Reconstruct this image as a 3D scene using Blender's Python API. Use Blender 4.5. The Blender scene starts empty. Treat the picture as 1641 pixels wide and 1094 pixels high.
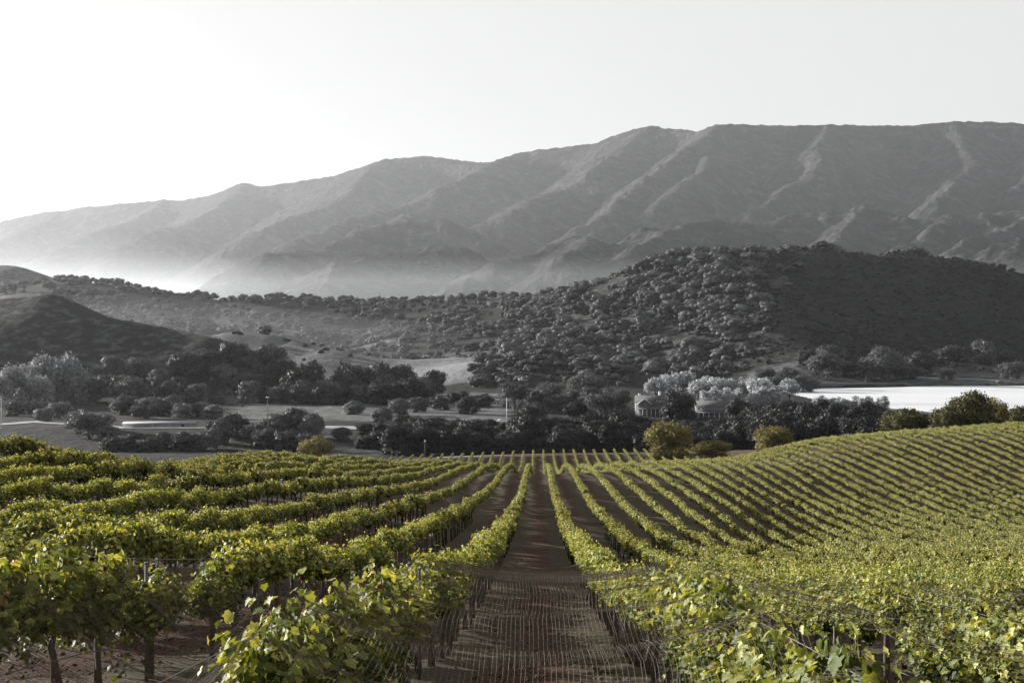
import bpy, math, random
import numpy as np
from mathutils import Vector, Matrix, Euler

R = math.radians
rng = np.random.default_rng(11)
random.seed(11)
S = bpy.context.scene
COL = S.collection

# ------------------------------------------------------------------ camera, sky, sun, exposure
FPX, VX, HY = 2279.0, 863.0, 520.0            # focal length in photo pixels, vanishing point of the rows, eye level
cam_d = bpy.data.cameras.new('camera')
cam_d.sensor_width = 36.0
cam_d.lens = 36.0 * FPX / 1641.0
cam_d.shift_x = -(VX - 820.5) / 1641.0
cam_d.shift_y = (HY - 547.0) / 1641.0
cam_d.clip_start, cam_d.clip_end = 0.1, 60000.0
cam = bpy.data.objects.new('camera', cam_d)
cam.rotation_euler = (R(90), 0, 0)
COL.objects.link(cam)
S.camera = cam

SUN_AZ, SUN_EL = -61.0, 12.5                   # degrees left of the view axis, above the horizon
world = bpy.data.worlds.new('World')
S.world = world
world.use_nodes = True
wn, wl = world.node_tree.nodes, world.node_tree.links
bg = wn['Background']
sky = wn.new('ShaderNodeTexSky')
sky.sky_type = 'NISHITA'
sky.sun_disc = False
sky.sun_elevation, sky.sun_rotation = R(SUN_EL), R(SUN_AZ)
sky.air_density, sky.dust_density, sky.ozone_density = 1.0, 0.3, 1.0
hs = wn.new('ShaderNodeHueSaturation')
hs.inputs['Saturation'].default_value = 0.04
wl.new(sky.outputs[0], hs.inputs['Color'])
lim = wn.new('ShaderNodeMix'); lim.data_type = 'RGBA'; lim.blend_type = 'DARKEN'     # caps the sky brightness, which flattens the glow near the sun
lim.inputs[0].default_value = 1.0
lim.inputs[7].default_value = (3.35, 3.35, 3.35, 1)
wl.new(hs.outputs[0], lim.inputs[6])
wl.new(lim.outputs[2], bg.inputs['Color'])
bg.inputs['Strength'].default_value = 0.076
sun_d = bpy.data.lights.new('sun', 'SUN')
sun_d.energy, sun_d.angle = 5.0, R(0.5)
sun_d.color = (1.0, 0.965, 0.90)
sun = bpy.data.objects.new('sun', sun_d)
SUNV = Vector((math.sin(R(SUN_AZ)) * math.cos(R(SUN_EL)), math.cos(R(SUN_AZ)) * math.cos(R(SUN_EL)), math.sin(R(SUN_EL))))
sun.rotation_euler = SUNV.to_track_quat('Z', 'Y').to_euler()
sun.location = SUNV * 400
COL.objects.link(sun)
S.view_settings.view_transform = 'Standard'
S.view_settings.look = 'None'
S.view_settings.gamma = 1.0
S.view_settings.exposure = 1.6
S.view_settings.use_curve_mapping = False
S.render.engine = 'CYCLES'
cy = S.cycles
cy.use_denoising = True
cy.max_bounces, cy.diffuse_bounces, cy.glossy_bounces, cy.transmission_bounces = 6, 2, 2, 4
cy.volume_bounces, cy.transparent_max_bounces = 1, 8
cy.caustics_reflective = cy.caustics_refractive = False

# ------------------------------------------------------------------ helpers
def tag(o, label=None, cat=None, group=None, kind=None):
    if label: o['label'] = label
    if cat: o['category'] = cat
    if group: o['group'] = group
    if kind: o['kind'] = kind
    return o

def empty(name, loc=(0, 0, 0), rz=0.0, sc=1.0):
    o = bpy.data.objects.new(name, None)
    o.empty_display_size = 0.3
    o.location = loc
    o.rotation_euler = (0, 0, rz)
    o.scale = (sc, sc, sc) if not hasattr(sc, '__len__') else sc
    COL.objects.link(o)
    return o

def link(name, me, parent=None, loc=None, rot=None, sc=None):
    o = bpy.data.objects.new(name, me)
    if parent is not None: o.parent = parent
    if loc is not None: o.location = loc
    if rot is not None: o.rotation_euler = rot
    if sc is not None: o.scale = (sc, sc, sc) if not hasattr(sc, '__len__') else sc
    COL.objects.link(o)
    return o

def mesh(name, V, F, mat=None, smooth=False, attrs=None):
    """V (n,3); F an (m,k) array or a list of such arrays; attrs {name: per-vertex floats}"""
    me = bpy.data.meshes.new(name)
    V = np.asarray(V, np.float32).reshape(-1, 3)
    Fs = [np.asarray(f, np.int32) for f in (F if isinstance(F, list) else [F]) if len(f)]
    me.vertices.add(len(V))
    me.vertices.foreach_set('co', V.ravel())
    nl = sum(f.size for f in Fs)
    me.loops.add(nl)
    me.loops.foreach_set('vertex_index', np.concatenate([f.ravel() for f in Fs]))
    npoly = sum(len(f) for f in Fs)
    me.polygons.add(npoly)
    tot = np.concatenate([np.full(len(f), f.shape[1], np.int32) for f in Fs])
    st = np.concatenate([[0], np.cumsum(tot)[:-1]]).astype(np.int32)
    me.polygons.foreach_set('loop_start', st)
    me.polygons.foreach_set('loop_total', tot)
    if smooth: me.polygons.foreach_set('use_smooth', np.ones(npoly, bool))
    for k, a in (attrs or {}).items():
        at = me.attributes.new(k, 'FLOAT', 'POINT')
        at.data.foreach_set('value', np.asarray(a, np.float32))
    me.update(calc_edges=True)
    me.validate()
    if mat is not None: me.materials.append(mat)
    return me

class MB:
    """collects boxes, tubes and faces; build() gives ONE mesh"""
    def __init__(s): s.V, s.Q, s.T, s.n = [], [], [], 0
    def add(s, V, Q=(), T=()):
        s.V.append(np.asarray(V, float).reshape(-1, 3))
        if len(Q): s.Q.append(np.asarray(Q, int).reshape(-1, 4) + s.n)
        if len(T): s.T.append(np.asarray(T, int).reshape(-1, 3) + s.n)
        s.n += len(s.V[-1]); return s
    def box(s, c, d, rz=0.0):
        x, y, z = d[0] / 2, d[1] / 2, d[2] / 2
        P = np.array([[-x, -y, -z], [x, -y, -z], [x, y, -z], [-x, y, -z], [-x, -y, z], [x, -y, z], [x, y, z], [-x, y, z]])
        c_, s_ = math.cos(rz), math.sin(rz)
        P = P @ np.array([[c_, s_, 0], [-s_, c_, 0], [0, 0, 1]]) + np.array(c)
        return s.add(P, [[0, 3, 2, 1], [4, 5, 6, 7], [0, 1, 5, 4], [1, 2, 6, 5], [2, 3, 7, 6], [3, 0, 4, 7]])
    def tube(s, pts, rad, n=6, cap=True):
        P = np.asarray(pts, float); m = len(P)
        rad = np.full(m, rad) if np.isscalar(rad) else np.asarray(rad, float)
        T = np.gradient(P, axis=0); T /= np.linalg.norm(T, axis=1)[:, None] + 1e-9
        ref = np.where(np.abs(T[:, 2:3]) > 0.9, np.array([[1., 0, 0]]), np.array([[0, 0, 1.]]))
        A = np.cross(ref, T); A /= np.linalg.norm(A, axis=1)[:, None] + 1e-9
        B = np.cross(T, A)
        an = np.arange(n) * 2 * math.pi / n
        V = P[:, None] + rad[:, None, None] * (np.cos(an)[None, :, None] * A[:, None] + np.sin(an)[None, :, None] * B[:, None])
        i = np.arange(m - 1)[:, None] * n; j = np.arange(n)[None]
        Q = np.stack([i + j, i + (j + 1) % n, i + n + (j + 1) % n, i + n + j], -1).reshape(-1, 4)
        T3 = []
        if cap and n > 2:
            for k in range(1, n - 1):
                T3 += [[0, k + 1, k], [(m - 1) * n, (m - 1) * n + k, (m - 1) * n + k + 1]]
        return s.add(V.reshape(-1, 3), Q, T3)
    def build(s, name, mat, parent=None, smooth=False, **kw):
        F = []
        if s.Q: F.append(np.concatenate(s.Q))
        if s.T: F.append(np.concatenate(s.T))
        return link(name, mesh(name, np.concatenate(s.V), F, mat, smooth), parent, **kw)

def hash2(ix, iy, seed):
    h = (ix.astype(np.int64) * 374761393 + iy.astype(np.int64) * 668265263 + seed * 974711) & 0x7fffffff
    h = ((h ^ (h >> 13)) * 1274126177) & 0x7fffffff
    h = h ^ (h >> 16)
    return (h & 0xffff) / 65535.0

def vnoise(x, y, seed=0):
    ix, iy = np.floor(x), np.floor(y)
    fx, fy = x - ix, y - iy
    fx = fx * fx * fx * (fx * (fx * 6 - 15) + 10); fy = fy * fy * fy * (fy * (fy * 6 - 15) + 10)
    a, b = hash2(ix, iy, seed), hash2(ix + 1, iy, seed)
    c, d = hash2(ix, iy + 1, seed), hash2(ix + 1, iy + 1, seed)
    return (a + (b - a) * fx) * (1 - fy) + (c + (d - c) * fx) * fy

def fbm(x, y, seed=0, octv=4, gain=0.5):
    t, a, s = 0, 1.0, 0
    for o in range(octv):
        t = t + a * (vnoise(x * 2 ** o + 17.3 * o, y * 2 ** o - 9.1 * o, seed + o) * 2 - 1); s += a; a *= gain
    return t / s

def ridged(x, y, seed=0, octv=4, gain=0.5):
    t, a, s = 0, 1.0, 0
    for o in range(octv):
        t = t + a * (1 - np.abs(vnoise(x * 2 ** o + 31.3 * o, y * 2 ** o + 5.7 * o, seed + o) * 2 - 1)); s += a; a *= gain
    return t / s

def sstep(a, b, x):
    t = np.clip((x - a) / (b - a), 0, 1)
    return t * t * (3 - 2 * t)

def pchip(xs, ys, x):
    xs, ys, x = map(lambda v: np.asarray(v, float), (xs, ys, x))
    h = np.diff(xs); dl = np.diff(ys) / h
    m = np.zeros(len(xs)); m[0], m[-1] = dl[0], dl[-1]
    for i in range(1, len(xs) - 1):
        if dl[i - 1] * dl[i] > 0:
            w1, w2 = 2 * h[i] + h[i - 1], h[i] + 2 * h[i - 1]
            m[i] = (w1 + w2) / (w1 / dl[i - 1] + w2 / dl[i])
    xc = np.clip(x, xs[0], xs[-1])
    i = np.clip(np.searchsorted(xs, xc) - 1, 0, len(xs) - 2)
    t = (xc - xs[i]) / h[i]
    return ((1 + 2 * t) * (1 - t) ** 2 * ys[i] + t * (1 - t) ** 2 * h[i] * m[i] + t * t * (3 - 2 * t) * ys[i + 1] + t * t * (t - 1) * h[i] * m[i + 1])

# ------------------------------------------------------------------ materials
def nodes_of(name):
    m = bpy.data.materials.new(name); m.use_nodes = True
    nt = m.node_tree; b = nt.nodes['Principled BSDF']
    return m, nt, b

def ramp(nt, fac, stops):
    r = nt.nodes.new('ShaderNodeValToRGB')
    e = r.color_ramp.elements
    while len(e) > 1: e.remove(e[-1])
    e[0].position, e[0].color = stops[0][0], (*stops[0][1], 1)
    for p, c in stops[1:]:
        k = e.new(p); k.color = (*c, 1)
    nt.links.new(fac, r.inputs[0])
    return r.outputs[0]

def noise(nt, scale, detail=4.0, rough=0.55, coord='Object', stretch=None):
    tc = nt.nodes.new('ShaderNodeTexCoord')
    n = nt.nodes.new('ShaderNodeTexNoise')
    n.inputs['Scale'].default_value = scale
    n.inputs['Detail'].default_value = detail
    n.inputs['Roughness'].default_value = rough
    if stretch:
        mp = nt.nodes.new('ShaderNodeMapping'); mp.inputs['Scale'].default_value = stretch
        nt.links.new(tc.outputs[coord], mp.inputs[0]); nt.links.new(mp.outputs[0], n.inputs['Vector'])
    else:
        nt.links.new(tc.outputs[coord], n.inputs['Vector'])
    return n.outputs['Fac']

def bump(nt, b, h, strength=0.4, dist=0.05):
    bp = nt.nodes.new('ShaderNodeBump')
    bp.inputs['Strength'].default_value = strength; bp.inputs['Distance'].default_value = dist
    nt.links.new(h, bp.inputs['Height']); nt.links.new(bp.outputs[0], b.inputs['Normal'])

def mixc(nt, fac, a, b, mode='MIX'):
    m = nt.nodes.new('ShaderNodeMix'); m.data_type = 'RGBA'; m.blend_type = mode
    for s, v in ((0, fac), (6, a), (7, b)):
        if hasattr(v, 'is_linked'): nt.links.new(v, m.inputs[s])
        elif s == 0: m.inputs[0].default_value = v
        else: m.inputs[s].default_value = (*v, 1)
    return m.outputs[2]

def attr(nt, name):
    a = nt.nodes.new('ShaderNodeAttribute'); a.attribute_name = name
    return a.outputs['Fac']

def math_(nt, op, a, b=None):
    m = nt.nodes.new('ShaderNodeMath'); m.operation = op
    for i, v in enumerate((a, b)):
        if v is None: continue
        if hasattr(v, 'is_linked'): nt.links.new(v, m.inputs[i])
        else: m.inputs[i].default_value = v
    return m.outputs[0]

def G(v): return (v * 0.975, v * 0.995, v * 1.04)      # the hazy hills are colourless in the photograph

def plain(name, c, rough=0.8, var=0.25, scale=2.0, bmp=0.0):
    m, nt, b = nodes_of(name)
    n = noise(nt, scale)
    nt.links.new(ramp(nt, n, [(0.25, tuple(v * (1 - var) for v in c)), (0.75, tuple(min(1, v * (1 + var)) for v in c))]), b.inputs['Base Color'])
    b.inputs['Roughness'].default_value = rough
    if bmp: bump(nt, b, noise(nt, scale * 6), bmp, 0.03)
    return m

def leafy(name, stops, trans=0.35, rough=0.55, spec=0.35, tcol=None, obj_var=0.25, mott=0.0):
    """leaves: tone by leaf (attribute rnd) and by plant (object random), light let through"""
    m, nt, b = nodes_of(name)
    oi = nt.nodes.new('ShaderNodeObjectInfo')
    f = math_(nt, 'ADD', math_(nt, 'ADD', attr(nt, 'rnd'), math_(nt, 'MULTIPLY', math_(nt, 'SUBTRACT', noise(nt, mott, 3), 0.5), 0.3 if mott else 0.0)), math_(nt, 'MULTIPLY', math_(nt, 'SUBTRACT', oi.outputs['Random'], 0.5), obj_var))
    c = ramp(nt, f, stops)
    nt.links.new(c, b.inputs['Base Color'])
    b.inputs['Roughness'].default_value = rough
    b.inputs['Specular IOR Level'].default_value = spec
    if trans:
        t = nt.nodes.new('ShaderNodeBsdfTranslucent')
        if tcol: nt.links.new(mixc(nt, 1.0, c, tcol, 'MULTIPLY'), t.inputs['Color'])
        else: nt.links.new(c, t.inputs['Color'])
        mx = nt.nodes.new('ShaderNodeMixShader'); mx.inputs[0].default_value = trans
        nt.links.new(b.outputs[0], mx.inputs[1]); nt.links.new(t.outputs[0], mx.inputs[2])
        nt.links.new(mx.outputs[0], nt.nodes['Material Output'].inputs['Surface'])
    return m

M = {}
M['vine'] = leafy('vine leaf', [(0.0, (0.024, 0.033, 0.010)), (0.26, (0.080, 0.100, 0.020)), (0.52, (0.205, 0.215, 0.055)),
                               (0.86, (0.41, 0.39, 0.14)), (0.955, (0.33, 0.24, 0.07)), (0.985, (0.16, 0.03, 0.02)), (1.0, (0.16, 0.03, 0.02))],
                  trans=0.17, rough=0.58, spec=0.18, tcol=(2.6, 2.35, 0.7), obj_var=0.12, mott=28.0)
M['vine_far'] = leafy('distant vine leaf', [(0.0, (0.012, 0.017, 0.006)), (0.20, (0.07, 0.080, 0.022)), (0.42, (0.175, 0.180, 0.052)), (0.8, (0.37, 0.35, 0.115)), (1.0, (0.42, 0.37, 0.13))],
                      trans=0.12, rough=0.6, spec=0.15, tcol=(2.4, 2.1, 0.8), obj_var=0.2)
M['oak'] = leafy('grey oak leaf', [(0.0, G(0.026)), (0.5, G(0.072)), (1.0, G(0.16))], trans=0.15, obj_var=0.7, spec=.1)
M['belt'] = leafy('dark oak leaf', [(0.0, G(0.008)), (0.5, G(0.021)), (1.0, G(0.062))], trans=0.1, obj_var=0.4, spec=.1)
M['pale'] = leafy('pale willow leaf', [(0.0, G(0.16)), (0.5, G(0.38)), (1.0, G(0.6))], trans=0.3, obj_var=0.3, spec=.1)
M['feather'] = leafy('feathery leaf', [(0.0, G(0.09)), (0.5, G(0.24)), (1.0, G(0.42))], trans=0.3, obj_var=0.3, spec=.1)
M['mid'] = leafy('grey tree leaf', [(0.0, G(0.045)), (0.5, G(0.085)), (1.0, G(0.15))], trans=0.25, obj_var=0.2, spec=.1)
M['olive'] = leafy('olive tree leaf', [(0.0, (0.08, 0.072, 0.022)), (0.5, (0.17, 0.145, 0.045)), (1.0, (0.28, 0.235, 0.085))], trans=0.25, obj_var=0.15, spec=.1)
M['olive_dark'] = leafy('dark green oak leaf', [(0.0, (0.026, 0.028, 0.013)), (0.5, (0.07, 0.068, 0.027)), (1.0, (0.16, 0.145, 0.055))], trans=0.15, obj_var=0.15, spec=.1)
M['bark'] = plain('grey bark', G(0.10), 0.9, 0.4, 3.0)
M['vinewood'] = plain('vine bark', (0.075, 0.055, 0.042), 0.95, 0.45, 14.0, 0.5)
M['cane'] = plain('vine cane', (0.22, 0.12, 0.06), 0.7, 0.3, 12.0)
M['net'] = plain('bird net twine', (0.12, 0.094, 0.066), 0.7, 0.2, 1.0)
M['steel'] = plain('weathered steel', (0.10, 0.085, 0.075), 0.6, 0.35, 8.0)
M['wire'] = plain('trellis wire', (0.13, 0.135, 0.145), 0.45, 0.1, 3.0)
M['white'] = plain('white paint', G(0.78), 0.6, 0.06, 0.6)
M['pole'] = plain('pale pole paint', G(0.6), 0.6, 0.1, 1.0)
M['poledark'] = plain('dark pole', G(0.07), 0.7, 0.3, 1.0)
M['shingle'] = plain('roof shingle', G(0.075), 0.85, 0.35, 1.6, 0.4)
M['siding'] = plain('house siding', G(0.13), 0.8, 0.2, 1.5)
M['glass'] = plain('window glass', G(0.03), 0.12, 0.2, 1.0)
M['dullroof'] = plain('dull pale roof', G(0.2), 0.7, 0.15, 0.6)
M['roofmetal'] = plain('pale sheet roof', G(0.5), 0.5, 0.06, 0.15)

# soil of the vineyard: red-brown centre of the aisles, straw at the sides
def soil_mat():
    m, nt, b = nodes_of('vineyard soil')
    tc = nt.nodes.new('ShaderNodeTexCoord'); sp = nt.nodes.new('ShaderNodeSeparateXYZ')
    nt.links.new(tc.outputs['Object'], sp.inputs[0])
    lane = math_(nt, 'ABSOLUTE', math_(nt, 'SUBTRACT', math_(nt, 'FLOORED_MODULO', math_(nt, 'ADD', sp.outputs[0], 1.5), 3.0), 1.5))   # 0 in mid aisle, 1.5 under vines
    n1 = noise(nt, 0.9, 6, 0.65, stretch=(1, 0.3, 1)); n2 = noise(nt, 6.0, 6, 0.7, stretch=(1, 0.5, 1)); n3 = noise(nt, 38.0, 4, 0.7)
    earth = ramp(nt, n2, [(0.3, (0.030, 0.013, 0.007)), (0.55, (0.075, 0.030, 0.016)), (0.8, (0.115, 0.058, 0.033))])
    straw = ramp(nt, n3, [(0.3, (0.028, 0.022, 0.012)), (0.7, (0.105, 0.079, 0.045))])
    f = math_(nt, 'ADD', lane, math_(nt, 'MULTIPLY', math_(nt, 'SUBTRACT', n1, 0.5), 2.6))
    f = math_(nt, 'ADD', f, math_(nt, 'MULTIPLY', math_(nt, 'SUBTRACT', n2, 0.5), 1.4))
    fac = ramp(nt, f, [(0.36, (0, 0, 0)), (0.62, (1, 1, 1)), (1.0, (1, 1, 1))])
    c = mixc(nt, fac, earth, straw)
    nt.links.new(c, b.inputs['Base Color'])
    b.inputs['Roughness'].default_value = 0.95
    b.inputs['Specular IOR Level'].default_value = 0.15
    h = math_(nt, 'ADD', n2, math_(nt, 'MULTIPLY', n3, 0.5))
    bump(nt, b, h, 0.9, 0.06)
    return m
M['soil'] = soil_mat()

def valley_mat():
    m, nt, b = nodes_of('valley grass and scrub')
    n1 = noise(nt, 0.018, 6, 0.62); n2 = noise(nt, 0.11, 5, 0.65); n3 = noise(nt, 0.7, 3, 0.6)
    brush = ramp(nt, n2, [(0.3, G(0.008)), (0.52, G(0.016)), (0.75, G(0.042))])
    grass = ramp(nt, n1, [(0.3, G(0.08)), (0.7, G(0.15))])
    grass = mixc(nt, 0.35, grass, ramp(nt, n3, [(0.3, G(0.04)), (0.7, G(0.17))]))
    f = math_(nt, 'ADD', attr(nt, 'grass'), math_(nt, 'MULTIPLY', math_(nt, 'SUBTRACT', n2, 0.5), 0.7))
    fac = ramp(nt, f, [(0.42, (0, 0, 0)), (0.6, (1, 1, 1))])
    c = mixc(nt, fac, brush, grass)
    c = mixc(nt, attr(nt, 'pale'), c, ramp(nt, n3, [(0.3, G(0.16)), (0.7, G(0.32))]))  # lighter tone painted where the sun strikes the grass crest
    nt.links.new(c, b.inputs['Base Color'])
    b.inputs['Roughness'].default_value = 0.95
    b.inputs['Specular IOR Level'].default_value = 0.1
    bump(nt, b, n2, 0.8, 3.0)
    return m
M['valley'] = valley_mat()

def mountain_mat():
    m, nt, b = nodes_of('chaparral')
    n1 = noise(nt, 0.0016, 5, 0.6); n2 = noise(nt, 0.012, 6, 0.72)
    tc = nt.nodes.new('ShaderNodeTexCoord'); vo = nt.nodes.new('ShaderNodeTexVoronoi')
    vo.inputs['Scale'].default_value = 0.030
    nt.links.new(tc.outputs['Object'], vo.inputs['Vector'])
    c = ramp(nt, n2, [(0.3, G(0.010)), (0.52, G(0.026)), (0.72, G(0.09))])
    c = mixc(nt, ramp(nt, n1, [(0.5, (0, 0, 0)), (0.8, (0.5, 0.5, 0.5))]), c, G(0.06))
    nt.links.new(c, b.inputs['Base Color'])
    b.inputs['Roughness'].default_value = 1.0
    b.inputs['Specular IOR Level'].default_value = 0.05
    h = math_(nt, 'ADD', math_(nt, 'MULTIPLY', vo.outputs['Distance'], -1.0), math_(nt, 'MULTIPLY', n2, 2.0))
    bump(nt, b, h, 1.0, 12.0)
    return m
M['mountain'] = mountain_mat()

def water_mat():
    m, nt, b = nodes_of('lake water')
    b.inputs['Base Color'].default_value = (*G(0.75), 1)  # pale, partly metallic base stands in for sky glare on the water
    b.inputs['Metallic'].default_value = 0.14
    nt.links.new(ramp(nt, noise(nt, 0.035, 4, 0.6, stretch=(0.12, 1, 1)), [(0.35, (0.28,) * 3), (0.65, (0.5,) * 3)]), b.inputs['Roughness'])
    b.inputs['IOR'].default_value = 2.6
    b.inputs['Specular IOR Level'].default_value = 0.5
    bump(nt, b, noise(nt, 0.25, 5, 0.6, stretch=(0.25, 1, 1)), 0.6, 0.4)
    return m
M['water'] = water_mat()
M['road'] = plain('pale dirt road', G(0.24), 0.95, 0.35, 0.25)

# ------------------------------------------------------------------ the lie of the land
# height of the vine tops along lines of sight u = x/y, as read off the photograph; the ground is VH below
VH = 1.72
TAB = {
 -0.379: [(0, -.55), (6, -1.15), (11.9, -1.70), (19.8, -2.69), (27.7, -3.55), (35.6, -4.19), (43.5, -4.73), (51.4, -5.12), (59.3, -5.31), (67.2, -5.25), (75, -5.95), (90, -8.2), (110, -12), (150, -18.5), (240, -31), (330, -41), (425, -45), (480, -46)],
 -0.19: [(0, -.55), (6, -1.2), (12, -1.9), (23.7, -3.56), (39.5, -5.53), (55.3, -6.87), (71, -7.76), (86.8, -8.8), (102.6, -9.8), (118, -10.9), (134, -12.05), (150, -13.3), (166, -14.75), (190, -17.8), (215, -21.5), (260, -28), (330, -36.5), (390, -40.5), (425, -41.5), (480, -44)],
 -0.137: [(0, -.55), (6, -1.25), (10, -1.75), (18, -2.7), (32.8, -4.95), (54.7, -7.25), (76.6, -8.85), (98.5, -10.5), (120, -12.2), (142, -13.9), (164, -15.6), (186, -17.2), (208, -19.0), (240, -23.5), (330, -35.5), (390, -39.8), (425, -40.2), (480, -43.5)],
 -0.08: [(0, -.55), (6, -1.3), (10, -1.8), (17, -2.6), (25, -4.0), (33, -5.1), (45, -6.4), (62, -8.2), (94, -11.15), (131, -14.3), (169, -17.2), (206, -20.2), (244, -23.2), (275, -26.0), (340, -33.6), (390, -38.2), (425, -38.5), (480, -43)],
 0.0: [(0, -.55), (6, -1.3), (10, -1.8), (17, -2.6), (25, -4.0), (33, -5.1), (45, -6.6), (60, -8.4), (95, -11.9), (130, -15.0), (194, -19.2), (240, -23.5), (300, -31.0), (350, -35.2), (390, -37.2), (425, -37.3), (480, -42.5)],
 0.1: [(0, -.55), (6, -1.3), (10, -1.8), (17, -2.7), (25, -4.3), (33, -5.5), (45, -7.4), (60, -9.4), (101, -14.1), (155, -17.9), (200, -20.5), (250, -23.5), (300, -29.5), (350, -34.6), (390, -36.2), (425, -36.4), (480, -42)],
 0.2: [(0, -.5), (6, -1.3), (10, -1.8), (17, -2.9), (25, -4.4), (40, -6.9), (60, -10), (80, -13), (100, -15.7), (130, -18.8), (160, -21), (200, -22.9), (250, -23.6), (300, -24.2), (325, -25.6), (360, -29.5), (425, -35.2), (480, -41)],
 0.341: [(0, -.5), (4.4, -1.1), (13, -2.5), (22, -3.9), (30, -5.2), (50, -8.4), (75, -12.2), (100, -15.8), (150, -21.7), (187, -24.3), (220, -24.9), (250, -23.9), (275, -22.3), (300, -21.2), (318, -21.4), (345, -26), (425, -37), (480, -42)],
}
UF = np.arange(-0.60, 0.601, 0.01); DF = np.arange(0, 481, 2.0)
ucs = sorted(TAB)
colz = np.array([pchip(*zip(*TAB[u]), DF) for u in ucs])
GT = np.array([pchip(ucs, colz[:, j], np.clip(UF, ucs[0], ucs[-1])) for j in range(len(DF))]).T      # [u, d]

def G_top(x, y):
    d = np.clip(y, 0.5, 479.9); u = np.clip(x / np.maximum(d, 2.5), UF[0], UF[-1] - 1e-6)
    fu = (u - UF[0]) / 0.01; fd = d / 2.0
    i, j = np.floor(fu).astype(int), np.floor(fd).astype(int)
    i = np.clip(i, 0, len(UF) - 2); j = np.clip(j, 0, len(DF) - 2)
    a, b = fu - i, fd - j
    z = (GT[i, j] * (1 - a) + GT[i + 1, j] * a) * (1 - b) + (GT[i, j + 1] * (1 - a) + GT[i + 1, j + 1] * a) * b
    return z + np.where(y < 0.5, (0.5 - y) * 0.03, 0)

def P3(px, py, d):
    return ((px - VX) / FPX * d, d, (HY - py) / FPX * d)

# hills as ridge lines (photo x, photo y, distance), with side slope and roundness
HILLS = [
 ([(840, 488, 2000), (890, 481, 1950), (940, 470, 1900), (1000, 450, 1850), (1060, 428, 1800), (1105, 408, 1750), (1200, 408, 1750), (1300, 405, 1750), (1400, 408, 1750), (1470, 407, 1750), (1520, 414, 1750), (1560, 427, 1760), (1600, 438, 1800), (1700, 446, 1800), (1900, 452, 1900)], 0.42, 30),
 ([(1120, 410, 1745), (1160, 436, 1640), (1190, 462, 1530), (1235, 503, 1380), (1268, 547, 1250), (1278, 590, 1120)], 0.36, 18),
 ([(1010, 450, 1845), (960, 494, 1680), (905, 536, 1480), (850, 572, 1320)], 0.22, 40),
 ([(-250, 432, 2500), (40, 456, 2300), (110, 452, 2250), (160, 456, 2200), (210, 467., 2150), (280, 480., 2150), (330, 485., 2150), (400, 481., 2150), (450, 480., 2150), (530, 484., 2150), (600, 484., 2150), (700, 482., 2150), (800, 480., 2100), (880, 480, 2050)], 0.24, 45),
 ([(120, 455, 2240), (190, 482, 2050), (260, 510, 1850), (330, 532, 1650)], 0.25, 35),
 ([(330, 482., 2150), (390, 505, 1980), (430, 525, 1800)], 0.25, 35),
 ([(800, 481, 2100), (770, 506, 1900), (720, 535, 1680)], 0.22, 35),
 ([(-400, 370, 3100), (0, 425, 2750), (45, 437, 2700), (90, 454, 2650), (140, 475, 2600)], 0.30, 40),
 ([(-300, 452, 1020), (-60, 478, 990), (0, 478, 985), (40, 473, 980), (75, 475, 975), (105, 489, 970), (150, 506, 950), (200, 518, 940), (260, 530, 930), (330, 544, 905), (365, 580, 880), (395, 625, 850)], 0.42, 10),
 ([(330, 547, 1180), (380, 538, 1190), (425, 540, 1190), (470, 550, 1170), (530, 562, 1140), (590, 574, 1120), (660, 578, 1115), (720, 575, 1130), (770, 574, 1140), (810, 573, 1150), (860, 582, 1150)], 0.26, 14),
 ([(745, 592, 1060), (800, 575, 1070), (870, 571, 1060), (930, 588, 1030), (1000, 614, 1000)], 0.26, 20),
 ([(1330, 585, 1250), (1420, 572, 1260), (1520, 574, 1260), (1600, 580, 1260), (1750, 580, 1260)], 0.20, 30),
]
def ridge_height(x, y, ridges, k=10.0):
    """smooth maximum of ridges, each falling away on both sides"""
    out = np.full(x.shape, -1e9)
    for pts, s, r in ridges:
        P = np.array([P3(*p) for p in pts])
        best = np.full(x.shape, -1e9)
        for a, b in zip(P[:-1], P[1:]):
            ab = b[:2] - a[:2]
            t = np.clip(((x - a[0]) * ab[0] + (y - a[1]) * ab[1]) / (ab @ ab), 0, 1)
            dist = np.hypot(x - a[0] - t * ab[0], y - a[1] - t * ab[1])
            z = a[2] + t * (b[2] - a[2]) - s * (np.sqrt(dist ** 2 + r * r) - r)
            best = np.maximum(best, z)
        h = np.clip(0.5 + 0.5 * (best - out) / k, 0, 1)
        out = np.where(out < -1e8, best, out * (1 - h) + best * h + k * h * (1 - h))
    return out

LAKE_Z = -45.3
def px_of(x, y): return VX + FPX * x / y

def lake_mask(x, y):
    px = px_of(x, np.maximum(y, 1.0))
    near = np.interp(px, [1200, 1250, 1300, 1400, 1500, 1560, 1641, 2000], [975, 950, 840, 760, 715, 730, 740, 740])
    far = np.interp(px, [1200, 1250, 1300, 1400, 1500, 1641, 2000], [965, 985, 1010, 1035, 1055, 1068, 1075])
    w = 12 * fbm(x * 0.012, y * 0.012, 61, 3)
    return sstep(0, 14, y - near + w) * sstep(0, 14, far + w - y)

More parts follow.
